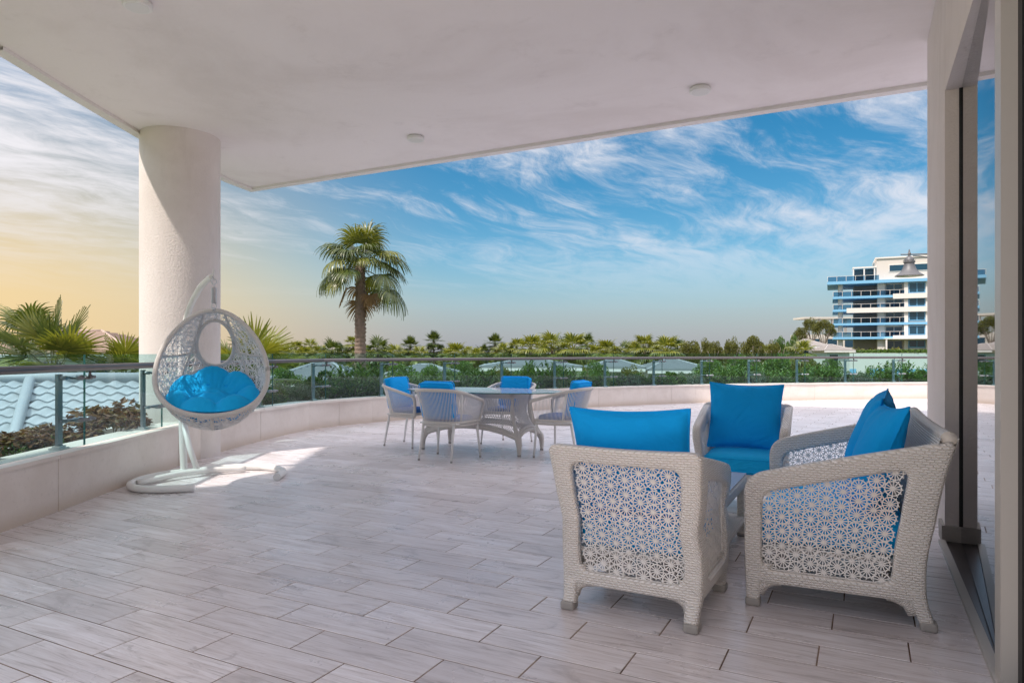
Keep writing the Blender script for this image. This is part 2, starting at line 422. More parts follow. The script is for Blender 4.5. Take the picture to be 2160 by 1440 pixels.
M_GROUND = mat('garden_ground', (0.075, 0.10, 0.035), 0.95, var=0.5, vscale=0.08)

# grout: brown where dirt has settled, pale where it is clean
t = NT(M_GROUT.node_tree); gp = t.new('ShaderNodeNewGeometry').outputs['Position']
t.put(t.n['Principled BSDF'].inputs['Base Color'], t.mix(t.smooth(t.noise(gp, 1.9, 6, 0.7), 0.38, 0.66), (0.11, 0.065, 0.045, 1), (0.32, 0.235, 0.18, 1)))

# ------------------------------------------------------------------ ground outside
GZ = -4.2
g = MB(); g.add([(-3000, -3000, GZ), (3000, -3000, GZ), (3000, 3000, GZ), (-3000, 3000, GZ)], [(0, 1, 2, 3)])
struct(g.build('ground', M_GROUND))

# ------------------------------------------------------------------ parapet curve (inner foot line of the terrace edge)
CP = [(-3.28, -6), (-3.30, -4), (-3.33, -1), (-3.36, 2), (-3.42, 4.85), (-3.50, 6.3), (-3.54, 7.7), (-3.47, 8.9), (-3.13, 10.75), (-2.2, 12.0),
      (-0.3, 13.65), (1.8, 15.1), (4.2, 16.3), (6.9, 17.2), (10.8, 17.85), (15, 18.1), (19, 17.8), (22, 17.0)]
CURVE = catmull(CP, 16)
SEG = np.linalg.norm(np.diff(CURVE, axis=0), axis=1); ARC = np.concatenate([[0], np.cumsum(SEG)])
def cpt(s, off=0.0):
    x = np.interp(s, ARC, CURVE[:, 0]); y = np.interp(s, ARC, CURVE[:, 1])
    e = 0.25
    t = np.array([np.interp(s + e, ARC, CURVE[:, 0]) - np.interp(s - e, ARC, CURVE[:, 0]), np.interp(s + e, ARC, CURVE[:, 1]) - np.interp(s - e, ARC, CURVE[:, 1])])
    t /= np.linalg.norm(t); nrm = np.array([-t[1], t[0]])          # to the outside (left of travel)
    return np.array([x, y]) + nrm * off, t, nrm
STEP = 1.38
_s = np.linspace(8, 13, 500); s_post1 = _s[np.argmin([np.hypot(*(cpt(k, 0.17)[0] - np.array([-3.62, 5.45]))) for k in _s])]
POSTS = [s_post1 + k * STEP for k in range(-3, 20) if s_post1 + k * STEP < ARC[-1] - 0.5]
JOINTS = [p + 0.16 for p in POSTS]

def inside_terrace(X, Y):
    """which side of the parapet foot line"""
    d = np.hypot(CURVE[:, 0] - X, CURVE[:, 1] - Y); i = int(np.argmin(d)); i = min(max(i, 1), len(CURVE) - 2)
    t = CURVE[i + 1] - CURVE[i - 1]; w = np.array([X, Y]) - CURVE[i]
    return (-t[1] * w[0] + t[0] * w[1]) / np.linalg.norm(t)      # >0 outside

# ------------------------------------------------------------------ terrace floor: grout bed + single planks
fl = MB()
poly = [tuple(cpt(s, 0.30)[0]) for s in np.arange(0.3, ARC[-1], 0.6)] + [(22, -6)]
fl.prism(poly[::-1], -0.30, -0.0018)
floor = struct(fl.build('terrace_floor', M_GROUT))
PL, PW, GAP = 0.612, 0.2035, 0.0062
def plank_mb(mb, M, off):
    a, b, c = PL / 2 - GAP / 2, PW / 2 - GAP / 2, 0.0014
    V = np.array([(-a, -b, -0.012), (a, -b, -0.012), (a, b, -0.012), (-a, b, -0.012), (-a, -b, -c), (a, -b, -c), (a, b, -c), (-a, b, -c),
                  (-a + c, -b + c, 0), (a - c, -b + c, 0), (a - c, b - c, 0), (-a + c, b - c, 0)])
    U = V[:, :2] + np.array(off)
    F = [(8, 9, 10, 11)] + [(i, (i + 1) % 4, 4 + (i + 1) % 4, 4 + i) for i in range(4)] + [(4 + i, 4 + (i + 1) % 4, 8 + (i + 1) % 4, 8 + i) for i in range(4)]
    if M is not None: V = V @ np.array(M.to_3x3()).T + np.array(M.translation)
    mb.add(V, F, U)
variants = []
for k in range(24):
    mb = MB(); plank_mb(mb, None, (k * 3.71, k * 1.37)); me = mb.mesh('plank', uv=True); me.materials.append(M_PLANK)
    a = me.attributes.new('tint', 'FLOAT', 'FACE'); a.data.foreach_set('value', np.full(len(me.polygons), random.random() ** 1.6, np.float32))
    variants.append(me)
cells = []
rz = -ANG
for r in range(-34, 130):
    uu = 1.745 + (r) * PW
    for k in range(-22, 50):
        vv = -2.725 + 0.325 * r + PL / 2 + k * PL - round(0.325 * r / PL) * PL
        X, Y, _ = uv2(uu, vv)
        if Y < -5.5 or X > 21 or inside_terrace(X, Y) > 0.30: continue
        d = Y
        vis = False
        if d > 1.2:
            px, py = 1080 + X / d * FPX, HOR + EYE / d * FPX
            vis = -180 < px < 2340 and py < 1560
        wl = to_uv(X, Y)
        if wl[1] > 1.0 and wl[0] < 6.1: continue
        cells.append((not vis, d, X, Y))
cells.sort()
rest = MB(); tints = []
for i, (nv_, d, X, Y) in enumerate(cells):
    M = Matrix.Translation((X, Y, 0.0005 * random.random())) @ Matrix.Rotation(rz, 4, 'Z')
    if i < 300: link('plank', variants[random.randrange(24)], parent=floor, M=M)
    else:
        plank_mb(rest, M, (random.random() * 90, random.random() * 40)); tints += [random.random() ** 1.6] * 9
ro = rest.build('plank_field', M_PLANK, floor, uv=True)
a = ro.data.attributes.new('tint', 'FLOAT', 'FACE'); a.data.foreach_set('value', np.array(tints, np.float32)); stuff(ro)

# ------------------------------------------------------------------ parapet wall: core, single stone panels, coping stones
PH = 0.43
par = thing('parapet_wall', 'low cream limestone parapet curving round the terrace below the glass railing', 'wall', (0, 0, 0))
core = MB(); ss = np.arange(0.5, ARC[-1] - 0.2, 0.345)
n = len(ss)
V = []
for s in ss:
    for off, z in ((0.022, -0.1), (0.022, PH - 0.03), (0.33, PH - 0.03), (0.33, GZ)):
        p = cpt(s, off)[0]; V.append((p[0], p[1], z))
core.grid(np.array(V), n, 4); core.build('core', M_STUCCO, par)
def slab_piece(s0, s1, o0, o1, z0, z1, gap=0.003):
    a, b = s0 + gap / 2, s1 - gap / 2
    q = [cpt(a, o0)[0], cpt(b, o0)[0], cpt(b, o1)[0], cpt(a, o1)[0]]
    c = 0.003
    mb = MB(); P = [(p[0], p[1]) for p in q]
    mb.prism([P[0], P[1], P[2], P[3]], z0, z1)
    return mb
k = 0; s = POSTS[0] - 0.3
while s < ARC[-1] - 1:
    L = 0.69
    slab_piece(s, s + L, 0.0 + 0.0015 * (k % 3), 0.03, -0.004, PH - 0.033).build('stone_panel', M_STONE, par)
    if k % 2 == 0:
        slab_piece(s, s + 2 * L, -0.014, 0.345, PH - 0.03, PH, 0.004).build('coping_stone', M_STONE, par)
    s += L; k += 1

# ------------------------------------------------------------------ planter outside the parapet
pm = MB(); V = []; ss = np.arange(0.6, ARC[-1] - 0.3, 0.5)
for s in ss:
    for off, z in ((0.34, 0.22), (1.05, 0.22)):
        p = cpt(s, off)[0]; V.append((p[0], p[1], z + 0.03 * math.sin(s * 3.1)))
pm.grid(np.array(V), len(ss), 2); struct(pm.build('planter_soil', M_SOIL))
pw = MB(); V = []
for s in ss:
    for off, z in ((1.03, 0.1), (1.03, 0.34), (1.15, 0.34), (1.15, GZ)):
        p = cpt(s, off)[0]; V.append((p[0], p[1], z))
pw.grid(np.array(V), len(ss), 4); tag(pw.build('planter_wall', M_STUCCO), 'plain cream outer wall of the planter behind the railing', 'planter')

# ------------------------------------------------------------------ glass railing
GT = 1.188
rail = thing('glass_railing', 'glass balustrade with steel posts and dark handrail on the curved parapet', 'railing')
mb = MB(); hp = []
for s in [POSTS[0] - STEP / 2] + [p + 0.02 for p in POSTS]:
    p = cpt(s, -0.005)[0]; hp.append((p[0], p[1], 1.08))
for a, b in zip(hp[:-1], hp[1:]):
    MB().tube([a, b], 0.029, 14).build('handrail', M_STEELD, rail, smooth=True, auto=40)
for j0, j1 in zip(JOINTS[:-1], JOINTS[1:]):
    a, b = cpt(j0 + 0.005, 0.065)[0], cpt(j1 - 0.005, 0.065)[0]
    t = (b - a) / np.linalg.norm(b - a); nn = np.array([-t[1], t[0]]) * 0.006
    pane = MB().prism([tuple(a - nn), tuple(b - nn), tuple(b + nn), tuple(a + nn)], PH + 0.012, GT).build('glass_panel', M_GLASS, rail)
    pane.data.materials.append(M_GEDGE)
    for p in pane.data.polygons:
        if p.index in (1, 3, 5): p.material_index = 1
base_me = None
for p in POSTS:
    c, t, nn = cpt(p, 0.175); rzp = math.atan2(t[1], t[0])
    M = Matrix.Translation((c[0], c[1], 0)) @ Matrix.Rotation(rzp, 4, 'Z')
    if base_me is None:
        pm_ = MB(); pm_.b2(-0.032, 0.032, -0.011, 0.011, PH, 1.03); pm_.prism([(-0.032, -0.011), (0.032, -0.011), (0.0, -0.011)], 1.03, 1.0301) if False else None
        post_me = pm_.mesh('post')
        bm_ = MB(); bm_.b2(-0.055, 0.055, -0.05, 0.05, PH + 0.001, PH + 0.014); bm_.b2(-0.042, 0.042, -0.03, 0.03, PH + 0.014, PH + 0.03); base_me = bm_.mesh('base_plate')
        cl_ = MB()
        cl_.tube([(-0.06, -0.05, 0), (0.26, -0.05, 0)], 0.0085, 8)
        for xx in (0.0, 0.07, 0.16, 0.24):
            cl_.tube([(xx, -0.155 if xx > 0.05 else -0.065, 0), (xx, -0.02 if xx > 0.05 else 0.0, 0)], 0.013 if xx > 0.05 else 0.016, 8)
        for xx in (0.09, 0.22): cl_.tube([(xx, -0.085, 0), (xx, -0.135, 0)], 0.021, 10)
        clamp_me = cl_.mesh('clamp', True)
        st_ = MB(); st_.tube([(0.13, -0.17, 0.99), (0.13, -0.17, 1.06)], 0.011, 8); st_.tube([(0.13, -0.17, 0.995), (0.13, -0.10, 0.995)], 0.009, 8); stub_me = st_.mesh('rail_bracket', True)
    po = link('post', post_me, M_POST, rail, M); link('base_plate', base_me, M_STEEL, po)
    for z in (1.0, 0.655): link('clamp', clamp_me, M_POST, rail, M @ Matrix.Translation((0, 0, z)))
    link('rail_bracket', stub_me, M_STEELD, rail, M)

# ------------------------------------------------------------------ overhanging slab (ceiling)
CZ = 3.72
far_u = 7.505
edge = [(-4.03, 10.54), (-4.17, 9.95), (-4.27, 9.1), (-4.33, 7.9), (-4.31, 6.6), (-4.28, 5.6), (-4.27, 4.5), (-5.4, 4.0), (-5.4, 0.5)]  # last points: out-of-view bulge added to shade the left floor
polyc = [uv2(far_u, 11)[:2]] + edge + [(4.6, 0.5), (7.5, -5.1)]  # rear edge pulled in out of view to let light reach the seats
cm = MB().prism(polyc, CZ, CZ + 0.42)
ceil = cm.build('ceiling_slab', M_CEIL); struct(ceil)
for k in range(1, 4):  # unseen slabs added overhead to keep the sun off the far floor
    up_ = [polyc[0], (-4.03, 10.54), (-7.6, 10.9), (-7.6, 6.15), (-4.3, 6.15)] + polyc[7:]  # widened on the left, out of view, to block the sun strips
    struct(MB().prism(up_, CZ + 3.3 * k, CZ + 3.3 * k + 0.42).build('shade_slab', M_CEIL))
lip = MB()
ep = [uv2(far_u, 11)[:2]] + edge[:6]
def offset_poly(pts, d):
    P = np.array(pts, float); out = []
    for i in range(len(P)):
        t1 = P[i] - P[i - 1] if i else P[1] - P[0]; t2 = P[i + 1] - P[i] if i + 1 < len(P) else P[i] - P[i - 1]
        n1 = np.array([-t1[1], t1[0]]) / np.linalg.norm(t1); n2 = np.array([-t2[1], t2[0]]) / np.linalg.norm(t2)
        b = n1 + n2; b /= np.linalg.norm(b); out.append(P[i] + b * d / max(0.4, np.dot(b, n1)))
    return np.array(out)
ip = offset_poly(ep, 0.10); op = offset_poly(ep, -0.012)
V = []
for a, b in zip(op, ip):
    V += [(a[0], a[1], CZ + 0.42), (a[0], a[1], CZ - 0.035), (b[0], b[1], CZ - 0.035), (b[0], b[1], CZ + 0.002)]
lip.grid(np.array(V), len(op), 4); lip.build('edge_lip', M_LIP, ceil)
for (px, py), lb in (((1477, 185), 'round white surface light on the ceiling nearest the right wall'), ((877, 288), 'round white surface light farther back on the ceiling'), ((290, 3), 'round white surface light cut off by the top edge of the picture')):
    d = (CZ - EYE) * FPX / (HOR - py); X = (px - 1080) / FPX * d
    t = thing('ceiling_light', lb, 'light', (X, d, CZ), 0, 'ceiling lights')
    MB().lathe([(0.085, -0.001), (0.088, -0.012), (0.098, -0.014), (0.099, -0.042), (0.092, -0.048), (0.08, -0.048)], 40).build('body', M_WHITE, t, True, auto=40)
    MB().lathe([(0.079, -0.046), (0.078, -0.05), (0.001, -0.051)], 40).build('diffuser', mat('opal_diffuser', (0.72, 0.71, 0.69), 0.3), t, True, auto=40)

# ------------------------------------------------------------------ round column at the terrace edge
col = thing('round_column', 'thick round cream stucco column carrying the slab at the railing', 'column', (-3.885, 8.0, 0))
MB().lathe([(0.43, GZ), (0.43, CZ + 0.003)], 72).build('shaft', M_STUCCO, col, True, auto=40)

# ------------------------------------------------------------------ building wall with sliding glass door on the right
wall = thing('house_wall', 'cream stucco pier and lintel of the house around the sliding glass door', 'wall')
def ubox(mb, u0, u1, v0, v1, z0, z1):
    P = [uv2(u0, v0)[:2], uv2(u0, v1)[:2], uv2(u1, v1)[:2], uv2(u1, v0)[:2]]
    return mb.prism(P, z0, z1)
VW = 0.455
ubox(MB(), 5.10, 6.45, VW, 0.95, -0.02, CZ + 0.002).build('pier', M_STUCCO, wall)
ubox(MB(), 5.085, 5.3, VW - 0.018, 0.9, -0.02, 0.11).build('plinth', mat('grey_render', (0.42, 0.39, 0.36), 0.9, var=0.15, bump=0.4), wall)
ubox(MB(), -3.2, 5.10, VW + 0.001, 0.95, 2.86, CZ + 0.001).build('lintel', M_STUCCO, wall)
ubox(MB(), -3.2, 2.2, VW, 0.95, -0.02, 2.861).build('bounce_wall', M_STUCCO, wall)  # unseen stucco wall added to bounce sun onto the chairs
bk = MB(); ubox(bk, -3.2, 5.9, 1.2, 7.0, -0.02, CZ + 0.001); bk.build('rear_block', M_STUCCO, wall)
door = thing('sliding_glass_door', 'tall dark reflective sliding glass door in beige frame along the right edge', 'door')
tp = math.tan(math.radians(2.4))
def pane(mb, u0, u1, v0, v1, th, z0, z1):
    P = [uv2(u0, v0)[:2], uv2(u0, v0 + th)[:2], uv2(u1, v1 + th)[:2], uv2(u1, v1)[:2]]
    return mb.prism(P, z0, z1)
pane(MB(), 2.98, 5.095, 0.452, 0.452 + 2.115 * tp, 0.02, 0.02, 2.85).build('glass_pane', M_DARKGLASS, door)
ubox(MB(), 2.93, 3.05, 0.428, 0.50, 0.012, 2.86).build('stile', M_ALU, door)
ubox(MB(), 2.2, 2.93, 0.50, 0.54, 0.02, 2.85).build('inner_pane', M_BLACK, door)
ubox(MB(), 2.86, 2.93, 0.478, 0.52, 0.012, 2.86).build('gasket', M_BLACK, door)
ubox(MB(), 5.088, 5.098, 0.530, 0.545, 0.012, 2.86).build('jamb_seal', M_BLACK, door)
ubox(MB(), 2.2, 5.085, 0.418, 0.455, -0.002, 0.022).build('floor_track', M_ALU, door)
ubox(MB(), 2.2, 5.098, 0.455, 0.60, -0.002, 0.012).build('sill', M_STEELD, door)

# ------------------------------------------------------------------ woven lounge seats
def outline_ray(poly, c, ang):
    """distance from c to the polygon along the angle"""
    d = np.array([math.cos(ang), math.sin(ang)]); best = None
    P = poly
    for i in range(len(P)):
        a = P[i] - c; b = P[(i + 1) % len(P)] - c; e = b - a
        den = d[0] * e[1] - d[1] * e[0]
        if abs(den) < 1e-12: continue
        t = (a[0] * e[1] - a[1] * e[0]) / den; q = (a[0] * d[1] - a[1] * d[0]) / den
        if t > 0 and -1e-9 <= q <= 1 + 1e-9 and (best is None or t > best): best = t
    return c + d * best
def round_poly(P, r, k=7):
    P = [np.array(p, float) for p in P]; out = []; n = len(P)
    rr = r if hasattr(r, '__len__') else [r] * n
    for i in range(n):
        a, b, c = P[i - 1], P[i], P[(i + 1) % n]
        d1 = (a - b); l1 = np.linalg.norm(d1); d1 /= l1; d2 = (c - b); l2 = np.linalg.norm(d2); d2 /= l2
        q = min(rr[i], l1 * 0.48, l2 * 0.48); p0, p2 = b + d1 * q, b + d2 * q
        for t in np.linspace(0, 1, k): out.append((1 - t) ** 2 * p0 + 2 * t * (1 - t) * b + t * t * p2)
    return np.array(out)
def ring_panel(outer, inner, th, P3, N=150, K=26, e=0.42):
    """closed woven frame between two outlines; P3(h, z, c) maps panel coordinates to the chair"""
    c = inner.mean(0); V = []; U = []
    for i in range(N):
        a = 2 * PI * i / N + 0.013
        O = outline_ray(outer, c, a); I = outline_ray(inner, c, a)
        for k in range(K):
            t = 2 * PI * k / K
            A = np.sign(math.cos(t)) * abs(math.cos(t)) ** e; B = np.sign(math.sin(t)) * abs(math.sin(t)) ** e
            p = (O + I) / 2 + (O - I) / 2 * A
            V.append(P3(p[0], p[1], B * th / 2)); U.append((p[0] + B * th / 2 + 5, p[1] + B * th * 0.35 + 5))
    mb = MB(); F = []
    for i in range(N):
        i2 = (i + 1) % N
        for k in range(K):
            k2 = (k + 1) % K; F.append((i * K + k, i2 * K + k, i2 * K + k2, i * K + k2))
    return mb.add(V, F, U)

def rosette_mesh():
    mb = MB(); rs = 0.0405
    for k in range(6):
        a = PI * k / 6 + 0.06; z = 0.0014 * math.sin(k * 2.3)
        mb.box((0, 0, z), (2 * rs, 0.0045, 0.0022), a)
    n = 12
    for k in range(n):
        a0 = 2 * PI * (k + 0.5) / n; 
        mb.box((0.0318 * math.cos(a0), 0.0318 * math.sin(a0), 0.0012), (0.0052, 0.0180, 0.0024), a0)
    return mb.mesh('rosette')
ROS = rosette_mesh(); ROS.materials.append(M_STRAND)
ROS2 = ROS.copy(); ROS2.transform(Matrix.Rotation(0.22, 4, 'Z'))

def inpoly(p, P):
    x, y = p; c = False; j = len(P) - 1
    for i in range(len(P)):
        if (P[i][1] > y) != (P[j][1] > y) and x < (P[j][0] - P[i][0]) * (y - P[i][1]) / (P[j][1] - P[i][1]) + P[i][0]: c = not c
        j = i
    return c

def lattice(parent, inner, P3, seed=0):
    """flower lattice filling a frame opening: every rosette a piece of its own"""
    c = inner.mean(0)
    border = c + (inner - c) * 1.015
    lp = MB().tube([P3(p[0], p[1], 0) for p in border], 0.006, 6, closed=True).build('lattice_panel', M_STRAND, parent, True)
    big = c + (inner - c) * 1.03
    rnd = random.Random(seed)
    x0, z0 = inner.min(0) - 0.03; x1, z1 = inner.max(0) + 0.03
    cx = 0.061; rz_ = 0.068; i = 0; x = x0 + 0.018
    while x < x1:
        z = z0 + (rz_ / 2 if i % 2 else 0) + 0.01
        while z < z1:
            p = (x + rnd.uniform(-.003, .003), z + rnd.uniform(-.003, .003))
            if inpoly(p, big):
                o = Vector(P3(p[0], p[1], 0)); dx = (Vector(P3(p[0] + .004, p[1], 0)) - o).normalized(); dz = (Vector(P3(p[0], p[1] + .004, 0)) - o)
                nn = dx.cross(dz).normalized(); dz = nn.cross(dx)
                M = Matrix((dx, dz, nn)).transposed().to_4x4(); M.translation = o
                link('rosette', ROS if rnd.random() < 0.5 else ROS2, parent=lp, M=M @ Matrix.Rotation(rnd.uniform(-.25, .25), 4, 'Z') @ Matrix.Scale(rnd.uniform(0.95, 1.06), 4))
            z += rz_
        x += cx; i += 1
    return lp

def make_lounge(name, label, cat, Wd, Dp, Hb, Ha, flare, group=None, open_back=True):
    """woven armchair or sofa: origin on the floor between the rear feet, facing +y"""
    root = thing(name, label, cat, group=group)
    hx = Wd / 2
    def deform(x, y, z):
        q = z / Hb
        f = flare * (max(0, q - 0.30) / 0.70) ** 2.0 - 0.022 * math.sin(min(1, q / 0.55) * PI)
        wy = max(0.0, 1 - y / (Dp * 0.75)); 
        sx = 0.060 * max(0, q - 0.35) ** 1.4 - 0.020 * math.sin(min(1, q / 0.7) * PI) + 0.006
        return (x + math.copysign(sx, x) * min(1, abs(x) / hx), y - f * wy, z)
    th = 0.056
    # rear frame
    outer = round_poly([(-hx, 0.118), (hx, 0.118), (hx, Hb), (-hx, Hb)], [0.03, 0.03, 0.05, 0.05])
    def Pb(h, z, c):
        zz = z + 0.018 * (h / hx) ** 2 * (z - 0.2) if z > 0.2 else z
        return deform(h, -c, zz)
    if open_back:
        inner = round_poly([(-hx + 0.078, 0.178), (hx - 0.078, 0.178), (hx - 0.082, Hb - 0.075), (-hx + 0.082, Hb - 0.075)], 0.06)
        ring_panel(outer, inner, th, Pb).build('back_frame', M_WICK, root, True, uv=True)
        lattice(root, inner, Pb, 3)
    else:
        mb = MB(); nx, nz = 60, 30; V = []; U = []
        for sgn in (1, -1):
            V = []; U = []
            for i in range(nx):
                for j in range(nz):
                    h = -hx + Wd * i / (nx - 1); z = 0.118 + (Hb - 0.118) * j / (nz - 1); V.append(Pb(h, z, sgn * th / 2)); U.append((h + 5, z + 5))
            mb.grid(np.array(V), nx, nz, U=U, flip=sgn < 0)
        mb.build('back_panel', M_WICK, root, True, uv=True)
        MB().tube([Pb(h, Hb - 0.004, 0) for h in np.linspace(-hx + 0.02, hx - 0.02, 40)], 0.031, 12).build('back_rail', M_ROPE, root, True, uv=True)
    # side frames
    for sg in (-1, 1):
        so_ = round_poly([(-0.028, 0.118), (Dp, 0.118), (Dp + 0.012, Ha), (-0.028, Hb)], [0.02, 0.03, 0.10, 0.03], 9)
        si = round_poly([(0.105, 0.182), (Dp - 0.072, 0.182), (Dp - 0.072, Ha - 0.075), (0.095, Hb - 0.130)], 0.06)
        def Ps(h, z, c, sg=sg):
            return deform(sg * (hx - 0.026) + sg * c, h, z)
        ring_panel(so_, si, th * 1.05, Ps).build('side_frame', M_WICK, root, True, uv=True)
        lattice(root, si, Ps, 5 + sg)
    # legs with grey caps: square section, curving out of the frame
    for sx in (-1, 1):
        for back in (True, False):
            mb = MB(); V = []; U = []; lv = 9; K = 20
            for j in range(lv):
                t = j / (lv - 1); z = 0.02 + t * 0.19
                grow = (max(0, t - 0.35) / 0.65) ** 2.2
                wi = 0.031 + 0.006 * t; 
                cx = sx * (hx - 0.032 - 0.03 * grow); cy = (0.012 + 0.035 * grow) if back else (Dp - 0.032 - 0.03 * grow)
                if back: cy -= 0.030 * (1 - t) ** 1.5
                w_ = wi + 0.035 * grow
                wd_ = min(w_, 0.05)
                for k in range(K):
                    a = 2 * PI * k / K
                    A = np.sign(math.cos(a)) * abs(math.cos(a)) ** 0.5; B = np.sign(math.sin(a)) * abs(math.sin(a)) ** 0.5
                    p = deform(cx + wd_ * A, cy + w_ * B, z); V.append(p); U.append((a * 0.035 + 2, z + 5))
            F = [(j * K + k, j * K + (k + 1) % K, (j + 1) * K + (k + 1) % K, (j + 1) * K + k) for j in range(lv - 1) for k in range(K)]
            leg = mb.add(V, F, U).build('leg', M_WICK, root, True, uv=True)
            x_, y_, _ = deform(sx * (hx - 0.032), 0.012 - 0.030 if back else Dp - 0.032, 0.01)
            cap = MB(); rbox(cap, (x_, y_, 0.02), (0.067, 0.067, 0.04), 0.010, 2); cap.build('foot_cap', M_CAP, leg, True)
    # arched corner brackets under the frames
    for sx in (-1, 1):
        for (y0, sgy) in ((0.03, 1), (Dp - 0.06, -1)):
            mb = MB(); pts = []
            for t in np.linspace(0, 1, 8):
                pts.append(deform(sx * (hx - 0.03), y0 + sgy * (0.10 * t), 0.062 + 0.070 * math.sqrt(max(0, 1 - (1 - t) ** 2))))
            mb.tube(pts, 0.026, 10).build('side_bracket', M_ROPE, root, True, uv=True)
        if True:
            pts = [deform(sx * (hx - 0.045 - 0.10 * t), 0.005, 0.062 + 0.070 * math.sqrt(max(0, 1 - (1 - t) ** 2))) for t in np.linspace(0, 1, 8)]
            MB().tube(pts, 0.024, 10).build('rear_bracket', M_ROPE, root, True, uv=True)
    # seat deck and front apron
    ap = MB(); rbox(ap, (0, Dp - 0.035, 0.225), (Wd - 0.09, 0.05, 0.135), 0.02, 5)
    o = ap.build('front_apron', M_WICK, root, True, uv=True); box_uv(o)
    dk = MB(); rbox(dk, (0, Dp / 2 - 0.01, 0.272), (Wd - 0.10, Dp - 0.10, 0.03), 0.012, 4)
    o = dk.build('seat_deck', M_WICK, root, True, uv=True); box_uv(o)
    return root
def box_uv(o):
    me = o.data; uv = me.uv_layers[0].data
    for p in me.polygons:
        nrm = p.normal; ax = max(range(3), key=lambda i: abs(nrm[i]))
        for li in p.loop_indices:
            c = me.vertices[me.loops[li].vertex_index].co
            uv[li].uv = (c.y + 5, c.z + 5) if ax == 0 else ((c.x + 5, c.z + 5) if ax == 1 else (c.x + 5, c.y + 5))

def pillow_mb(w, h, t, seed=0, n=34):
    rnd = np.random.default_rng(seed)
    ph = rnd.uniform(0, 6.28, 8)
    mb = MB(); a = np.linspace(-1, 1, n); a = np.sign(a) * np.abs(a) ** 0.85
    A, B = np.meshgrid(a, a, indexing='ij'); A = A.ravel(); B = B.ravel()
    X = A * w / 2 * (1 - 0.075 * (1 - B * B) ** 1.0 * np.abs(A)); Y = B * h / 2 * (1 - 0.075 * (1 - A * A) * np.abs(B))
    prof = ((1 - A ** 2).clip(0) * (1 - B ** 2).clip(0)) ** 0.42
    for sg in (1, -1):
        # soft folds running in from the seams and corners
        fold = 0.006 * np.sin(9 * A + 5 * B * A + ph[0]) * (np.abs(B) ** 3) + 0.006 * np.sin(8 * B + 4 * A * B + ph[1]) * (np.abs(A) ** 3)
        fold += 0.007 * np.sin(4.2 * (A + B) + ph[2]) * np.exp(-((A - B) ** 2) * 3) * (A * B) ** 2
        fold += 0.005 * np.sin(3 * A + ph[3]) * np.cos(2.4 * B + ph[4])
        Z = sg * (t / 2 * prof) + fold * prof * sg + 0.006 * np.sin(2.2 * A + ph[5]) * np.cos(1.9 * B + ph[6])
        mb.grid(np.stack([X, Y, Z + 1.1 * fold * prof * sg], 1), n, n, flip=sg < 0)
    return mb
def pillow(name, label, w, h, t, loc, rot, seed, group, mat_=None):
    """rot: (tilt back, roll, heading)"""
    o = thing(name, label, 'cushion', group=group)
    M = Matrix.Translation(loc) @ Matrix.Rotation(rot[2], 4, 'Z') @ Matrix.Rotation(rot[0], 4, 'X') @ Matrix.Rotation(PI / 2, 4, 'X') @ Matrix.Rotation(rot[1], 4, 'Z')
    o.matrix_world = M
    mb = pillow_mb(w, h, t, seed); mb.build('cover', mat_ or M_FABRIC, o, True)
    per = []
    n = 40
    for k in range(4):
        for i in range(n):
            q = -1 + 2 * i / n
            A, B = [(q, -1), (1, q), (-q, 1), (-1, -q)][k]
            ph = np.random.default_rng(seed).uniform(0, 6.28, 8)
            per.append((A * w / 2 * (1 - 0.075 * (1 - B * B) * abs(A)), B * h / 2 * (1 - 0.075 * (1 - A * A) * abs(B)), 0.006 * math.sin(2.2 * A + ph[5]) * math.cos(1.9 * B + ph[6])))
    MB().tube(per, 0.0055, 6, closed=True).build('piping', mat_ or M_FABRIC, o, True)
    return o
def local(root, x, y, z): return root.matrix_basis @ Vector((x, y, z))

def place(root, X, Y, heading):
    """heading: facing direction angle clockwise from +Y"""
    root.location = (X, Y, 0); root.rotation_euler = (0, 0, -heading); root.matrix_basis = Matrix.Translation((X, Y, 0)) @ Matrix.Rotation(-heading, 4, 'Z')

CH = dict(Wd=0.630, Dp=0.60, Hb=0.775, Ha=0.63, flare=0.095)
chair1 = make_lounge('wicker_armchair', 'white wicker armchair seen from behind with a dark blue cushion rising above it', 'armchair', group='lounge seats', **CH)
place(chair1, 0.53, 3.09, math.radians(28.3))
chair2 = copy_tree(chair1); chair2['label'] = 'white wicker armchair facing the camera beyond the coffee table'
place(chair2, 1.93, 5.62, math.radians(180 + 24))
sofa = make_lounge('wicker_sofa', 'white wicker two-seat sofa side-on beside the glass door', 'sofa', 1.42, 0.735, 0.83, 0.617, 0.085, 'lounge seats', open_back=False)
HS = math.radians(-90 + 25.5)
fn = Vector((math.sin(HS), math.cos(HS))); rt = Vector((math.cos(HS), -math.sin(HS)))
# near rear foot at (1.83, 2.98): the sofa's left side seen facing forward is the near side
pc = Vector((1.79, 2.965)) + rt * 0.68
place(sofa, pc.x, pc.y, HS)

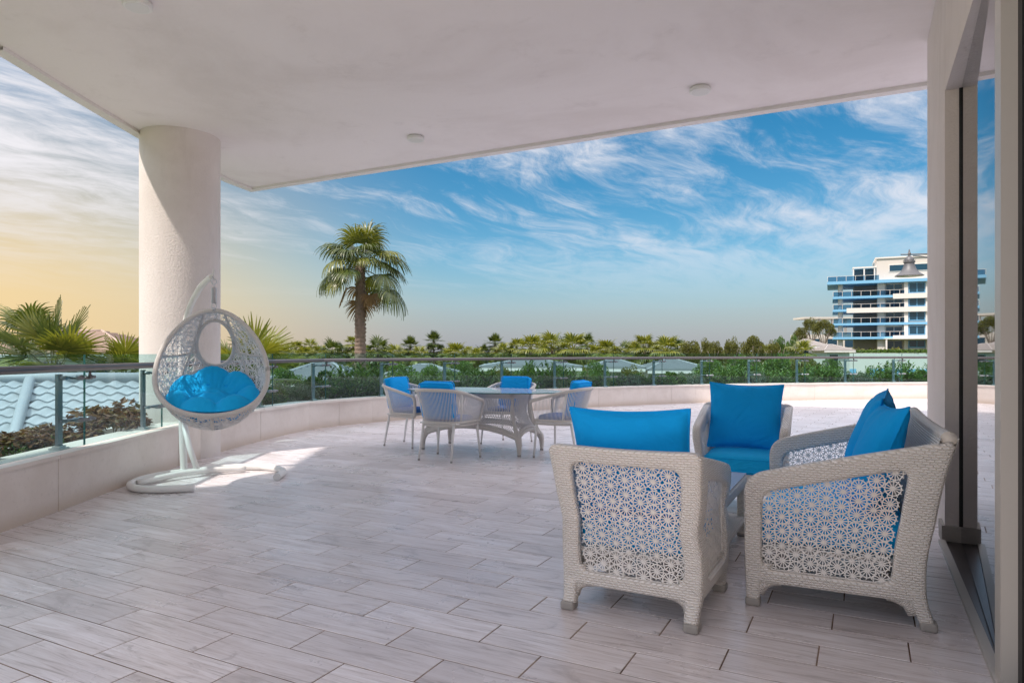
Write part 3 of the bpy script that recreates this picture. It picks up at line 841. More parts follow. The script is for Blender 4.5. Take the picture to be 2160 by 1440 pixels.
def seat_cushion(root, label, x, y, w, d, z0=0.288, h=0.14, seed=0, cat='cushion', group='seat cushions', m=None):
    o = thing('seat_cushion', label, cat, group=group)
    o.matrix_world = root.matrix_basis @ Matrix.Translation((x, y, z0))
    mb = MB(); rbox(mb, (0, 0, h / 2), (w, d, h), min(0.045, h * 0.45), 8, 0.018); mb.build('cover', m or M_FABRIC2, o, True)
    pp = []
    for zz in (0.025, h - 0.022):
        r = 0.05
        P = round_poly([(-w / 2, -d / 2), (w / 2, -d / 2), (w / 2, d / 2), (-w / 2, d / 2)], r)
        MB().tube([(p[0] * 0.99, p[1] * 0.99, zz) for p in P], 0.006, 6, closed=True).build('piping', m or M_FABRIC2, o, True)
    return o
seat_cushion(chair1, 'blue seat cushion inside the wicker armchair seen from behind', 0, 0.31, 0.52, 0.53)
seat_cushion(chair2, 'bright blue seat cushion on the armchair facing the camera', 0, 0.31, 0.52, 0.53)
seat_cushion(sofa, 'blue seat cushion at the near end of the wicker sofa', -0.325, 0.375, 0.64, 0.63)
seat_cushion(sofa, 'blue seat cushion at the far end of the wicker sofa', 0.325, 0.375, 0.64, 0.63)
def back_pillow(root, label, x, y, z, w, h, t, tilt, roll, seed, twist=0.0):
    M = root.matrix_basis
    p = M @ Vector((x, y, z)); hd = math.atan2(M[1][0], M[0][0])
    return pillow('throw_pillow', label, w, h, t, p, (tilt, roll, hd + twist), seed, 'blue back cushions')
back_pillow(chair1, 'dark blue square cushion above the back of the armchair seen from behind', -0.02, 0.105, 0.685, 0.575, 0.53, 0.17, 0.20, 0.02, 1)
back_pillow(chair2, 'blue square cushion standing in the armchair facing the camera', 0.0, 0.115, 0.69, 0.57, 0.53, 0.17, 0.20, 0.02, 2)
back_pillow(sofa, 'blue cushion at the near end of the sofa, in front of its twin', -0.26, 0.17, 0.69, 0.56, 0.53, 0.19, 0.36, -0.05, 3, 0.12)
back_pillow(sofa, 'blue cushion at the far end of the sofa, partly behind its twin', 0.30, 0.17, 0.71, 0.56, 0.54, 0.19, 0.30, 0.05, 4, -0.10)

# ------------------------------------------------------------------ coffee table between the seats
ct = thing('coffee_table', 'low white wicker coffee table with a lower shelf between the armchairs', 'table')
tu, tv = to_uv(1.56, 4.50)
place(ct, *uv2(tu - 0.47, tv - 0.29)[:2], ANG)
def frame_rect(mb_name, hx, hy, w, z, t, m):
    o_ = round_poly([(-hx, -hy), (hx, -hy), (hx, hy), (-hx, hy)], 0.04); i_ = round_poly([(-hx + w, -hy + w), (hx - w, -hy + w), (hx - w, hy - w), (-hx + w, hy - w)], 0.02)
    return ring_panel(o_, i_, t, lambda h, k, c: (h, k, z + c), 100, 16).build(mb_name, m, ct, True, uv=True)
frame_rect('top_frame', 0.29, 0.47, 0.08, 0.365, 0.07, M_WICK)
sh = MB(); rbox(sh, (0, 0, 0.115), (0.56, 0.92, 0.05), 0.02, 5); o = sh.build('shelf', M_WICK, ct, True, uv=True); box_uv(o)
for sx in (-1, 1):
    for sy in (-1, 1):
        l = MB(); rbox(l, (sx * 0.255, sy * 0.435, 0.18), (0.062, 0.062, 0.33), 0.018, 4); o = l.build('leg', M_WICK, ct, True, uv=True); box_uv(o)
        l = MB(); rbox(l, (sx * 0.255, sy * 0.435, 0.012), (0.058, 0.058, 0.024), 0.006, 2); l.build('foot_cap', M_CAP, o, True)
gm = MB(); rbox(gm, (0, 0, 0.406), (0.56, 0.92, 0.008), 0.003, 2); gm.build('glass_top', M_TTOP, ct)

# ------------------------------------------------------------------ oval dining table
dt = thing('dining_table', 'oval glass-topped dining table on a white string-woven base', 'table')
tcx, tcy = -0.37, 8.46
dt.location = (tcx, tcy, 0); dt.rotation_euler = (0, 0, -ANG)
tb = MB(); n = 96; prof = [(1.0, 0.728), (1.0, 0.740)]
ell = lambda k, s, z: (1.06 * s * math.cos(2 * PI * k / n), 0.56 * s * math.sin(2 * PI * k / n), z)
V = [ell(k, 1, 0.729) for k in range(n)] + [ell(k, 1, 0.741) for k in range(n)]
tb.add(V, [tuple(range(n))[::-1], tuple(range(n, 2 * n))] + [(k, (k + 1) % n, n + (k + 1) % n, n + k) for k in range(n)])
to = tb.build('glass_top', M_TTOP, dt); to.data.materials.append(M_GEDGE)
for p in to.data.polygons:
    if p.index > 1: p.material_index = 1
def rrect(hx, hy, r, N=120):
    P = round_poly([(-hx, -hy), (hx, -hy), (hx, hy), (-hx, hy)], r, 9)
    Q = np.vstack([P, P[:1]]); d = np.concatenate([[0], np.cumsum(np.linalg.norm(np.diff(Q, axis=0), axis=1))])
    s = np.linspace(0, d[-1], N, endpoint=False)
    return np.stack([np.interp(s, d, Q[:, 0]), np.interp(s, d, Q[:, 1])], 1)
top = rrect(0.56, 0.26, 0.12, 132); bot = rrect(0.645, 0.30, 0.05, 132)
tr_ = MB(); V = []; U = []
for i, p in enumerate(top):
    for z in (0.728, 0.70, 0.66): V.append((p[0] * (1 + (0.728 - z) * 0.1), p[1] * (1 + (0.728 - z) * 0.1), z)); U.append((i * 0.025, z))
F = [(i * 3 + j, ((i + 1) % 132) * 3 + j, ((i + 1) % 132) * 3 + j + 1, i * 3 + j + 1) for i in range(132) for j in range(2)]
tr_.add(V, F, U).build('top_band', M_WICK, dt, True, uv=True)
def base_z(p):      # the lower rail arches up between the corner feet
    ax = min(1, abs(p[0]) / 0.645); ay = min(1, abs(p[1]) / 0.30)
    if ay > 0.97: return 0.20 + 0.115 * (1 - ax ** 2.2)
    return 0.20 + 0.085 * (1 - ay ** 2.2)
low = [(p[0], p[1], base_z(p)) for p in bot]
MB().tube(low, 0.024, 10, closed=True).build('lower_rail', M_ROPE, dt, True, uv=True)
low2 = [(p[0] * 0.99, p[1] * 0.99, p[2] + 0.035) for p in low]
MB().tube(low2, 0.018, 8, closed=True).build('lower_rail_band', M_ROPE, dt, True, uv=True)
st = MB()
for i in range(132):
    a = top[i]; b = low[i]; mid = 0.47
    pts = [(a[0], a[1], 0.665), (a[0] * 0.95 + 0.0, a[1] * 0.93, mid), (b[0] * 0.985, b[1] * 0.985, b[2] + 0.02)]
    st.tube(catmull(pts, 3), 0.0048, 4, caps=False)
stuff(st.build('string_weave', M_STRAND, dt, True))
for sx in (-1, 1):
    for sy in (-1, 1):
        pts = catmull([(sx * 0.54, sy * 0.235, 0.70), (sx * 0.55, sy * 0.235, 0.45), (sx * 0.63, sy * 0.285, 0.24), (sx * 0.665, sy * 0.31, 0.15), (sx * 0.67, sy * 0.31, 0.012)], 6)
        rr = np.interp(np.linspace(0, 1, len(pts)), [0, 0.4, 0.62, 0.75, 1], [0.022, 0.024, 0.042, 0.036, 0.020])
        lg = MB().tube(pts, rr, 12).build('leg', M_ROPE, dt, True, uv=True)
        MB().tube([(sx * 0.67, sy * 0.31, 0.0), (sx * 0.67, sy * 0.31, 0.03)], 0.021, 12).build('foot_cap', M_CAP, lg, True, auto=40)

# ------------------------------------------------------------------ dining chairs with string sides
def make_dining_chair(label):
    root = thing('dining_chair', label, 'chair', group='dining chairs')
    def U_(t, hw, y0, y1, zf, zb, rc):
        """horseshoe path: t 0..1 from the front right arm round the back to the front left"""
        P = np.array([(hw, y1), (hw, y0 + rc * 1.2), (hw * 0.93, y0 + rc * 0.5), (hw * 0.70, y0 + 0.04), (hw * 0.35, y0), (0, y0 - 0.01), (-hw * 0.35, y0), (-hw * 0.70, y0 + 0.04), (-hw * 0.93, y0 + rc * 0.5), (-hw, y0 + rc * 1.2), (-hw, y1)])
        Q = catmull(P, 8); d = np.concatenate([[0], np.cumsum(np.linalg.norm(np.diff(Q, axis=0), axis=1))]); s = t * d[-1]
        x, y = np.interp(s, d, Q[:, 0]), np.interp(s, d, Q[:, 1])
        q = min(1, max(0, (y - y0) / (y1 - y0))); z = zb + (zf - zb) * q ** 1.15
        return np.array([x, y, z])
    topU = lambda t: U_(t, 0.315, -0.06, 0.50, 0.655, 0.79, 0.25)
    seatU = lambda t: U_(t, 0.262, 0.03, 0.50, 0.425, 0.425, 0.22)
    tp_ = [topU(t) for t in np.linspace(0, 1, 70)]
    front = lambda sg: [np.array([sg * 0.268, 0.505, 0.40]), np.array([sg * 0.285, 0.52, 0.52]), np.array([sg * 0.305, 0.53, 0.61]), np.array([sg * 0.314, 0.515, 0.645])]
    MB().tube(list(catmull(front(1), 4)) + tp_ + list(catmull(front(-1), 4))[::-1], 0.019, 10).build('top_rail', M_ROPE, root, True, uv=True)
    MB().tube([seatU(t) for t in np.linspace(0, 1, 60)], 0.017, 8).build('seat_rail', M_ROPE, root, True, uv=True)
    MB().tube([(-0.262, 0.50, 0.425), (0.262, 0.50, 0.425)], 0.017, 8).build('front_rail', M_ROPE, root, True, uv=True)
    MB().tube([seatU(t) + np.array([0, 0, -0.035]) for t in np.linspace(0, 1, 60)], 0.013, 8).build('seat_rail', M_ROPE, root, True, uv=True)
    sm = MB()
    for t in np.linspace(0.012, 0.988, 84):
        a, b = topU(t), seatU(t); m_ = (a + b) / 2 - np.array([0, 0, 0.0]); m_[:2] = a[:2] * 0.45 + b[:2] * 0.55
        sm.tube([a, m_, b + np.array([0, 0, -0.03])], 0.0042, 4, caps=False)
    stuff(sm.build('string_weave', M_STRAND, root, True))
    for t in (0.0, 0.27, 0.73, 1.0):
        if 0 < t < 1: MB().tube([topU(t), seatU(t)], 0.011, 8).build('stay', M_WHITE, root, True)
    for sx in (-1, 1):
        for (yt, yf, xt, xf) in ((0.07, -0.005, 0.20, 0.215), (0.47, 0.49, 0.255, 0.292)):
            lg = MB().tube([(sx * xt, yt, 0.415), (sx * xf, yf, 0.012)], [0.0165, 0.0115], 10).build('leg', M_WHITE, root, True)
            MB().tube([(sx * xf, yf, 0.0), (sx * xf, yf, 0.02)], 0.0135, 10).build('foot_cap', M_CAP, lg, True, auto=40)
    d = MB(); rbox(d, (0, 0.27, 0.415), (0.49, 0.44, 0.02), 0.008, 3); d.build('seat_deck', M_STRAND, root, True)
    return root
M_FAB3 = mat('pale_blue_fabric', (0.05, 0.20, 0.55), 0.85, var=0.06, bump=0.1, bscale=400)
u_ = Vector((SA, CA)); v_ = Vector((CA, -SA))
dch = [((-0.85, 7.54), math.radians(27.5), 'white string dining chair with its back to the camera by the long table side', 'chair with its back to the camera'),
       ((-1.55, 9.02), math.radians(90 + 27), 'white string dining chair at the end of the table nearer the hanging chair', 'chair at the table end nearer the hanging chair'),
       ((0.82, 7.84), math.radians(-90 + 28), 'white string dining chair at the table end nearer the wicker armchairs', 'chair at the table end nearer the armchairs'),
       ((0.07, 9.30), math.radians(180 + 26), 'white string dining chair on the far side of the table facing the camera', 'chair on the far side of the table')]
proto = None
for i, ((X, Y), hd, lb, wh) in enumerate(dch):
    if proto is None: ch = proto = make_dining_chair(lb)
    else: ch = copy_tree(proto); ch['label'] = lb
    place(ch, X, Y, hd)
    seat_cushion(ch, 'blue seat pad on the dining ' + wh, 0, 0.285, 0.42, 0.40, 0.426, 0.055, i, group='dining seat pads', m=M_FAB3)
    M = ch.matrix_basis
    o = thing('back_cushion', 'blue back cushion on the dining ' + wh, 'cushion', group='dining back cushions')
    o.matrix_world = M @ Matrix.Translation((0.0, 0.105, 0.475)) @ Matrix.Rotation(0.22, 4, 'X')
    mb = MB(); rbox(mb, (0, 0, 0.205), (0.42, 0.10, 0.41), 0.042, 8); mb.build('cover', M_FABRIC, o, True)
    P = round_poly([(-0.208, 0.004), (0.208, 0.004), (0.208, 0.406), (-0.208, 0.406)], 0.04)
    for yy in (-0.045, 0.045): MB().tube([(p[0] * 0.985, yy, p[1]) for p in P], 0.005, 6, closed=True).build('piping', M_FABRIC, o, True)

# ------------------------------------------------------------------ hanging egg chair: stand, pod, cushion
std = thing('swing_stand', 'white curved steel stand with C-shaped base holding the hanging chair', 'stand', (-3.2, 6.7, 0))
def W2L(pts, o): return [(p[0] - o[0], p[1] - o[1], p[2] - o[2]) for p in pts]
O3 = (-3.2, 6.7, 0)
bp = catmull([(-2.76, 5.90, .034), (-2.98, 5.84, .034), (-3.2, 5.86, .034), (-3.37, 6.02, .034), (-3.42, 6.28, .034), (-3.36, 6.52, .034), (-3.2, 6.70, .034), (-3.0, 6.86, .034), (-2.78, 6.98, .034), (-2.55, 6.98, .034), (-2.36, 6.87, .034), (-2.24, 6.68, .034), (-2.21, 6.42, .034)], 8)
MB().tube(W2L(bp, O3), 0.033, 14).build('base_ring', M_WHITE, std, True, auto=50)
for e, f in ((bp[0], bp[1]), (bp[-1], bp[-2])):
    d = (e - f) / np.linalg.norm(e - f)
    MB().tube(W2L([e - d * 0.05, e + d * 0.012], O3), 0.036, 14).build('end_cap', M_WHITE, std, True, auto=50)
MB().tube(W2L(catmull([(-3.36, 6.12, .034), (-3.18, 6.46, .05), (-2.95, 6.70, .05), (-2.68, 6.86, .034)], 6), O3), 0.028, 12).build('cross_bar', M_WHITE, std, True)
HK = (-2.665, 6.10)
pp = catmull([(-3.22, 6.70, .03), (-3.24, 6.70, .5), (-3.24, 6.68, 1.0), (-3.20, 6.64, 1.35), (-3.10, 6.54, 1.60), (-2.93, 6.37, 1.78), (-2.78, 6.21, 1.855), (-2.70, 6.13, 1.885)], 8)
MB().tube(W2L(pp, O3), np.linspace(0.034, 0.026, len(pp)), 14).build('pole', M_WHITE, std, True, auto=50)
MB().tube(W2L([(-2.71, 6.14, 1.875), (-2.675, 6.108, 1.90), (-2.665, 6.10, 1.955)], O3), [0.018, 0.012, 0.005], 8).build('tip', M_WHITE, std, True)
MB().tube(W2L([(-3.05, 6.62, .05), (-3.15, 6.66, .28), (-3.23, 6.70, .55)], O3), 0.027, 12).build('strut', M_WHITE, std, True)
spm = MB(); h = []
for t in np.linspace(0, 1, 260): h.append((HK[0] + 0.021 * math.cos(2 * PI * 15 * t), HK[1] + 0.021 * math.sin(2 * PI * 15 * t), 1.645 + 0.135 * t))
spm.tube(W2L(h, O3), 0.0036, 6)
spm.tube(W2L([(HK[0], HK[1] + 0.0, 1.78), (HK[0], HK[1], 1.815)], O3), 0.004, 6)
for zc_ in (1.835, 1.622): spm.tube(W2L([(HK[0] + 0.022 * math.cos(a), HK[1], zc_ + 0.024 * math.sin(a)) for a in np.linspace(0, 2 * PI, 20, endpoint=False)], O3), 0.0042, 6, closed=True)
spm.tube(W2L([(HK[0], HK[1], 1.855), (HK[0] - 0.02, HK[1] + 0.015, 1.885)], O3), 0.005, 6)
spm.build('spring', M_STEEL, std, True)

pod = thing('hanging_chair', 'white wicker egg-shaped hanging chair with a round hole in its back', 'hanging chair')
fdir = Vector((0.36, -0.933, 0)).normalized(); tl = math.radians(20)
f3 = fdir * math.cos(tl) + Vector((0, 0, math.sin(tl))); up3 = Vector((0, 0, math.cos(tl))) - fdir * math.sin(tl); r3 = up3.cross(-f3).normalized() * -1
r3 = Vector((-fdir.y, fdir.x, 0)).normalized()
if r3.x < 0: r3 = -r3
EA, EB, ED = 0.445, 0.545, 0.54
EC = Vector((HK[0], HK[1], 1.585)) - up3 * EB * 1.0 - f3 * 0.02
def egg(a, q):
    """a: angle round the opening, q: 0 at the back pole .. 1 at the rim (a little past the widest ring)"""
    ph = (1 - q) * PI / 2
    sc = math.cos(ph) ** 0.86
    wz = math.sin(a)
    ax = EA * (1 - 0.13 * wz - 0.07 * wz * wz); tq = min(1, max(0, (q - 0.72) / 0.28)); bz = EB * (1.0 - 0.17 * max(0, -wz) ** 1.5 * tq * tq)
    x = ax * math.cos(a) * sc; z = bz * wz * sc
    y = ED * math.sin(ph)
    lowlip = 0.09 * max(0, -wz) * q ** 3
    return EC + r3 * x + up3 * z - f3 * (y - lowlip)
HOLE = (0.02, 0.135, 0.155, 0.165)       # centre and radii of the round window in the disc (x, z)
def disc(a, q): return (q * math.cos(a) , q * math.sin(a))
hx0, hz0, hr = 0.0, 0.50, 0.30          # in normalised disc coordinates
def eggd(x, z): return egg(math.atan2(z, x), math.hypot(x, z))
def inhole(x, z, m=1.0): return ((x - hx0) / hr) ** 2 + ((z - hz0) / (hr * 1.0)) ** 2 < m
rim = [egg(a, 1.0) for a in np.linspace(0, 2 * PI, 90, endpoint=False)]
MB().tube(rim, 0.022, 12, closed=True).build('rim', M_ROPE, pod, True, uv=True)
MB().tube([eggd(hx0 + hr * math.cos(a), hz0 + hr * math.sin(a)) for a in np.linspace(0, 2 * PI, 50, endpoint=False)], 0.018, 10, closed=True).build('window_ring', M_ROPE, pod, True, uv=True)
def rib(x0, z0, x1, z1, r=0.011):
    pts = []
    for t in np.linspace(0, 1, 16):
        x, z = x0 + (x1 - x0) * t, z0 + (z1 - z0) * t
        if not inhole(x, z, 0.95): pts.append(eggd(x, z) - f3 * 0.0)
    if len(pts) > 3: MB().tube(pts, r, 8).build('rib', M_ROPE, pod, True, uv=True)
for (a, b) in (((-0.22, 0.97), (-0.62, -0.78)), ((0.22, 0.97), (0.62, -0.78)), ((-0.28, 0.36), (-0.97, 0.22)), ((0.28, 0.36), (0.97, 0.22)), ((0, 0.2), (0, -0.99)), ((-0.9, -0.42), (0.9, -0.42))): rib(*a, *b)
nodes = []
rg = np.random.default_rng(5)
tries = 0
while len(nodes) < 520 and tries < 60000:
    tries += 1
    a = rg.uniform(0, 2 * PI); q = math.sqrt(rg.uniform(0, 1)) * 1.0
    x, z = q * math.cos(a), q * math.sin(a)
    if inhole(x, z, 1.0): continue
    p = np.array(eggd(x, z))
    if all(np.linalg.norm(p - n_[0]) > 0.043 for n_ in nodes): nodes.append((p, x, z))
NN = len(nodes)
for a in np.linspace(0, 2 * PI, 60, endpoint=False): nodes.append((np.array(egg(a, 1.0)), math.cos(a), math.sin(a)))
for a in np.linspace(0, 2 * PI, 22, endpoint=False): nodes.append((np.array(eggd(hx0 + hr * math.cos(a), hz0 + hr * math.sin(a))), hx0 + hr * math.cos(a), hz0 + hr * math.sin(a)))
PN = np.array([n_[0] for n_ in nodes]); wv = MB(); done = set()
for i in range(len(nodes)):
    d = np.linalg.norm(PN - PN[i], axis=1); idx = np.argsort(d)[1:12]
    for j in idx:
        if d[j] > 0.125 or (min(i, j), max(i, j)) in done: continue
        x0, z0, x1, z1 = nodes[i][1], nodes[i][2], nodes[j][1], nodes[j][2]
        if i >= NN and j >= NN: continue
        pts = []; bad = False
        for t in np.linspace(0, 1, 4):
            x, z = x0 + (x1 - x0) * t, z0 + (z1 - z0) * t
            if 0.05 < t < 0.95 and inhole(x, z, 0.98): bad = True
            pts.append(np.array(eggd(x, z)) + np.array(f3) * 0.004 * math.sin(i * 1.7 + j))
        if bad: continue
        done.add((min(i, j), max(i, j))); wv.tube(pts, 0.0031, 4, caps=False)
stuff(wv.build('strand_web', M_STRAND, pod, True))
MB().tube([rim[0]] * 0 + [Vector((HK[0], HK[1], 1.60)), Vector((HK[0], HK[1], 1.575))], 0.012, 8).build('hanger_pin', M_STEEL, pod, True)

cu = thing('papasan_cushion', 'round tufted bright blue cushion lying in the hanging chair', 'cushion')
mb = MB(); na, nq = 144, 34; V = []
cc = EC - up3 * 0.265 - f3 * 0.235
def cush(a, q, side):
    lob = abs(math.cos(a * 3.5 + 0.4)) ** 0.6
    edge = (1 - q ** 5) ** 0.5 if q < 1 else 0
    inner = 0.55 + 0.45 * min(1, abs(q - 0.42) / 0.16) ** 0.7 if True else 1
    ring = math.exp(-((q - 0.72) / 0.27) ** 2) * (0.42 + 0.62 * lob) + 0.80 * math.exp(-(q / 0.26) ** 2) * (1 - 0.5 * math.exp(-(q / 0.07) ** 2))
    wr = 0.05 * math.sin(a * 31 + 6 * q + 2 * math.sin(a * 5)) * math.exp(-((q - 0.52) / 0.12) ** 2) + 0.045 * math.sin(a * 43 + 1.3 * math.sin(3 * a)) * q ** 4
    h = 0.165 * edge * (0.22 + 0.8 * ring + wr) if side > 0 else -0.07 * edge
    R = 0.46 * q * (1 + 0.02 * (lob - 0.5))
    x, y = R * math.cos(a) * 0.94, R * math.sin(a)
    bend = 0.55 * max(0, y) ** 1.6 + 0.16 * abs(x) ** 2.2 + 0.10 * max(0, -y) ** 2
    # back of the cushion rides up the shell
    p = cc + r3 * x - Vector((f3.x, f3.y, 0)).normalized() * (y * 0.86) + Vector((0, 0, bend + h + 0.26 * y))
    # keep inside the shell
    w = p - EC; lx, lz, ly = w.dot(r3), w.dot(up3), -w.dot(f3)
    sp = min(0.97, max(0.0, ly / ED)); sc = math.cos(math.asin(sp)) ** 0.86
    aa = math.atan2(lz, lx); wz = math.sin(aa)
    rim_in = 1 - 0.17 * max(0, -wz) ** 1.5 * min(1, max(0, (0.28 - sp) / 0.28)) ** 2
    rho = math.hypot(lx / (EA * (1 - 0.13 * wz - 0.07 * wz * wz) * sc), lz / (EB * rim_in * sc)) / 0.93
    if rho > 1: lx /= rho; lz /= rho
    return EC + r3 * lx + up3 * lz - f3 * ly
for side in (1, -1):
    V = [cush(2 * PI * i / na, j / (nq - 1), side) for i in range(na) for j in range(nq)]
    mb.grid(np.array(V), na, nq, closed_u=True, flip=side < 0)
mb.build('cover', M_FABRIC2, cu, True)
for (a, q) in [(0, 0)] + [((k + 0.5) * PI / 4 - 0.1, 0.45) for k in range(8)]:
    b = MB(); p = cush(a, q, 1) + Vector((0, 0, 0.003)); b.lathe([(0.001, -0.006), (0.013, -0.005), (0.015, 0), (0.010, 0.006), (0.001, 0.008)], 12, tuple(p)); b.build('button', M_FABRIC2, cu, True)

# ------------------------------------------------------------------ plants
def leaf_cloud(n, rx, ry, rz, size, seed, lo=-0.2, up=0.5, clumps=0, aspect=2.4, flat=False):
    """many small folded leaves spread through a volume; returns MB"""
    rg = np.random.default_rng(seed); mb = MB()
    if clumps:
        cs = rg.normal(size=(clumps, 3)); cs /= np.linalg.norm(cs, axis=1)[:, None]; cs *= rg.uniform(0.35, 1.0, (clumps, 1)) ** 0.5
        cs = cs * np.array([rx, ry, rz]) * 0.80; cs[:, 2] = np.where(cs[:, 2] < lo * rz, -cs[:, 2] * 0.4, cs[:, 2])
        cr = rg.uniform(0.22, 0.42, clumps) * min(rx, ry, rz)
        k = rg.integers(0, clumps, n); d = rg.normal(size=(n, 3)); d /= np.linalg.norm(d, axis=1)[:, None]
        P = cs[k] + d * (cr[k] * rg.uniform(0.45, 1.0, n) ** 0.5)[:, None]; N = d
    else:
        d = rg.normal(size=(n, 3)); d /= np.linalg.norm(d, axis=1)[:, None]
        P = d * (rg.uniform(0.3, 1, (n, 1)) ** 0.45) * np.array([rx, ry, rz]); N = d
    A = N + rg.normal(size=(n, 3)) * 0.6 + np.array([0, 0, up]); A /= np.linalg.norm(A, axis=1)[:, None]
    B = np.cross(A, rg.normal(size=(n, 3))); B /= np.linalg.norm(B, axis=1)[:, None]
    Cc = np.cross(A, B)
    L = size * rg.uniform(0.6, 1.35, (n, 1)); Wd = L / aspect
    base = P - A * L * 0.5; mid = P + Cc * L * 0.08; tip = P + A * L * 0.5 - Cc * L * 0.10
    V = np.stack([base, mid + B * Wd * 0.5, tip, mid - B * Wd * 0.5], 1).reshape(-1, 3)
    mb.V = [V]; mb.U = [np.zeros((len(V), 2))]; mb.n = len(V)
    mb.F = [(4 * i, 4 * i + 1, 4 * i + 2, 4 * i + 3) for i in range(n)]
    return mb
def stems_mb(n, h, spread, r, seed):
    rg = np.random.default_rng(seed); mb = MB()
    for i in range(n):
        a = rg.uniform(0, 6.28); s = rg.uniform(0.3, 1) * spread
        mb.tube(catmull([(0.03 * math.cos(a), 0.03 * math.sin(a), -0.05), (s * 0.5 * math.cos(a), s * 0.5 * math.sin(a), h * 0.5), (s * math.cos(a + .3), s * math.sin(a + .3), h * rg.uniform(0.8, 1.0))], 3), [r * q for q in np.linspace(1, 0.4, 7)], 5, caps=False)
    return mb
def upright_shoots(n, h, spread, leaf, seed):
    """erect shoots with leaves in pairs along each stem, as on the hedge"""
    rg = np.random.default_rng(seed); V = []; mb = MB()
    for i in range(n):
        x, y = np.clip(rg.normal(size=2), -1.25, 1.25) * spread * np.array([0.55, 0.36]); hh = h * rg.uniform(0.55, 1.05); tx, ty = np.clip(rg.normal(size=2), -1.3, 1.3) * 0.08
        m = int(hh / 0.035)
        for j in range(m):
            t = (j + 1) / m
            if t < 0.12: continue
            p = np.array([x + tx * t, y + ty * t, hh * t]); a = rg.uniform(0, 6.28)
            A = np.array([math.cos(a), math.sin(a), 0.35 + 0.9 * t]); A /= np.linalg.norm(A); B = np.cross(A, [0, 0, 1]); B /= np.linalg.norm(B); Cc = np.cross(B, A)
            L = leaf * rg.uniform(0.7, 1.2) * (1.1 - 0.35 * t); w = L * 0.17
            V += [p, p + A * L * 0.45 + B * w + Cc * 0.006, p + A * L - Cc * L * 0.12, p + A * L * 0.45 - B * w + Cc * 0.006]
    V = np.array(V); mb.V = [V]; mb.U = [np.zeros((len(V), 2))]; mb.n = len(V); mb.F = [(4 * i, 4 * i + 1, 4 * i + 2, 4 * i + 3) for i in range(len(V) // 4)]
    return mb
def mesh_of(mb, name, m, smooth=False):
    me = mb.mesh(name, smooth); me.materials.append(m); return me
SHRUB_UP = [mesh_of(upright_shoots(75, 0.66, 0.50, 0.14, 20 + k), 'foliage', M_LEAF) for k in range(4)]
SHRUB_RND = []
for k in range(3):
    mb = leaf_cloud(4200, 0.50, 0.36, 0.33, 0.060, 40 + k, clumps=26); mb.V[0][:, 2] += 0.26
    SHRUB_RND.append(mesh_of(mb, 'foliage', M_LEAF))
SHRUB_GREY = []
for k in range(2):
    mb = leaf_cloud(4200, 0.47, 0.36, 0.30, 0.046, 60 + k, clumps=26); mb.V[0][:, 2] += 0.24
    SHRUB_GREY.append(mesh_of(mb, 'foliage', M_LEAFG))
SHRUB_BR = []
for k in range(3):
    mb = leaf_cloud(900, 0.50, 0.36, 0.30, 0.092, 70 + k, clumps=15, up=-0.5, aspect=2.1); mb.V[0][:, 2] += 0.36
    SHRUB_BR.append(mesh_of(mb, 'foliage', M_LEAFB))
FLOW = []
for k in range(2):
    mb = leaf_cloud(26, 0.46, 0.38, 0.26, 0.034, 80 + k, aspect=1.0); mb.V[0][:, 2] += 0.24
    FLOW.append(mesh_of(mb, 'blossom', M_PETAL))
STEM = [mesh_of(stems_mb(12, 0.5, 0.38, 0.008, 90 + k), 'stems', M_BARK2) for k in range(2)]
i = 0
s_b = s_post1 - 1.9; s = s_b
s_col = None
nb = 0; ng = 0
while s < ARC[-1] - 1.2 and cpt(s)[0][0] < 13.2 and ng < 39:
    c, t, nn = cpt(s, 0.62 + random.uniform(-0.06, 0.06)); X, Y = c
    brown = X < -3.4 and Y < 8.6
    if brown:
        lb = 'copper-leaved brown shrub, %s from the left edge behind the glass railing' % ORD[nb]; fm = SHRUB_BR[nb % 3]; nb += 1
        sc = random.uniform(0.85, 1.08); nm = 'copper_leaf_shrub'
    else:
        kind = [2, 1, 1, 2, 1, 0, 2, 0, 1, 0, 0, 2, 0, 0, 1, 0][ng % 16]
        fm = [SHRUB_UP[ng % 4], SHRUB_RND[ng % 3], SHRUB_GREY[ng % 2]][kind]
        lb = '%s shrub, %s along the planter behind the glass after the round column' % (['upright long-leaved green', 'dense round green', 'grey-green flowering'][kind], ORD[ng]); nm = ['upright_shrub', 'round_shrub', 'grey_shrub'][kind]
        ng += 1; sc = random.uniform(0.88, 1.14)
    sh = thing(nm, lb, 'shrub', (X, Y, 0.22), random.uniform(-0.4, 0.4) + math.atan2(t[1], t[0]), 'copper shrubs in the planter' if brown else 'green shrubs in the planter')
    sh.scale = (sc * random.uniform(0.95, 1.1), sc, sc * random.uniform(0.80, 1.02) * (0.68 if brown else 1))
    link('foliage', fm, None, sh); link('stems', STEM[i % 2], None, sh)
    if not brown and nm != 'upright_shrub' : link('blossom', FLOW[i % 2], None, sh)
    elif not brown and i % 3 == 0: link('blossom', FLOW[i % 2], None, sh)
    s += 0.70 if brown else 0.60; i += 1
# low green herb at the foot of the copper shrubs
mb = MB()
for k in range(9):
    c = cpt(s_post1 - 1.7 + k * 0.27, 0.50)[0]; q = leaf_cloud(420, 0.18, 0.14, 0.16, 0.035, 300 + k, aspect=4); q.V[0] += np.array([c[0], c[1], 0.33]); mb.add(q.V[0], q.F)
o = mb.build('ground_cover', M_LEAF); stuff(o); tag(o, 'low feathery green plants at the foot of the copper shrubs', 'ground cover')

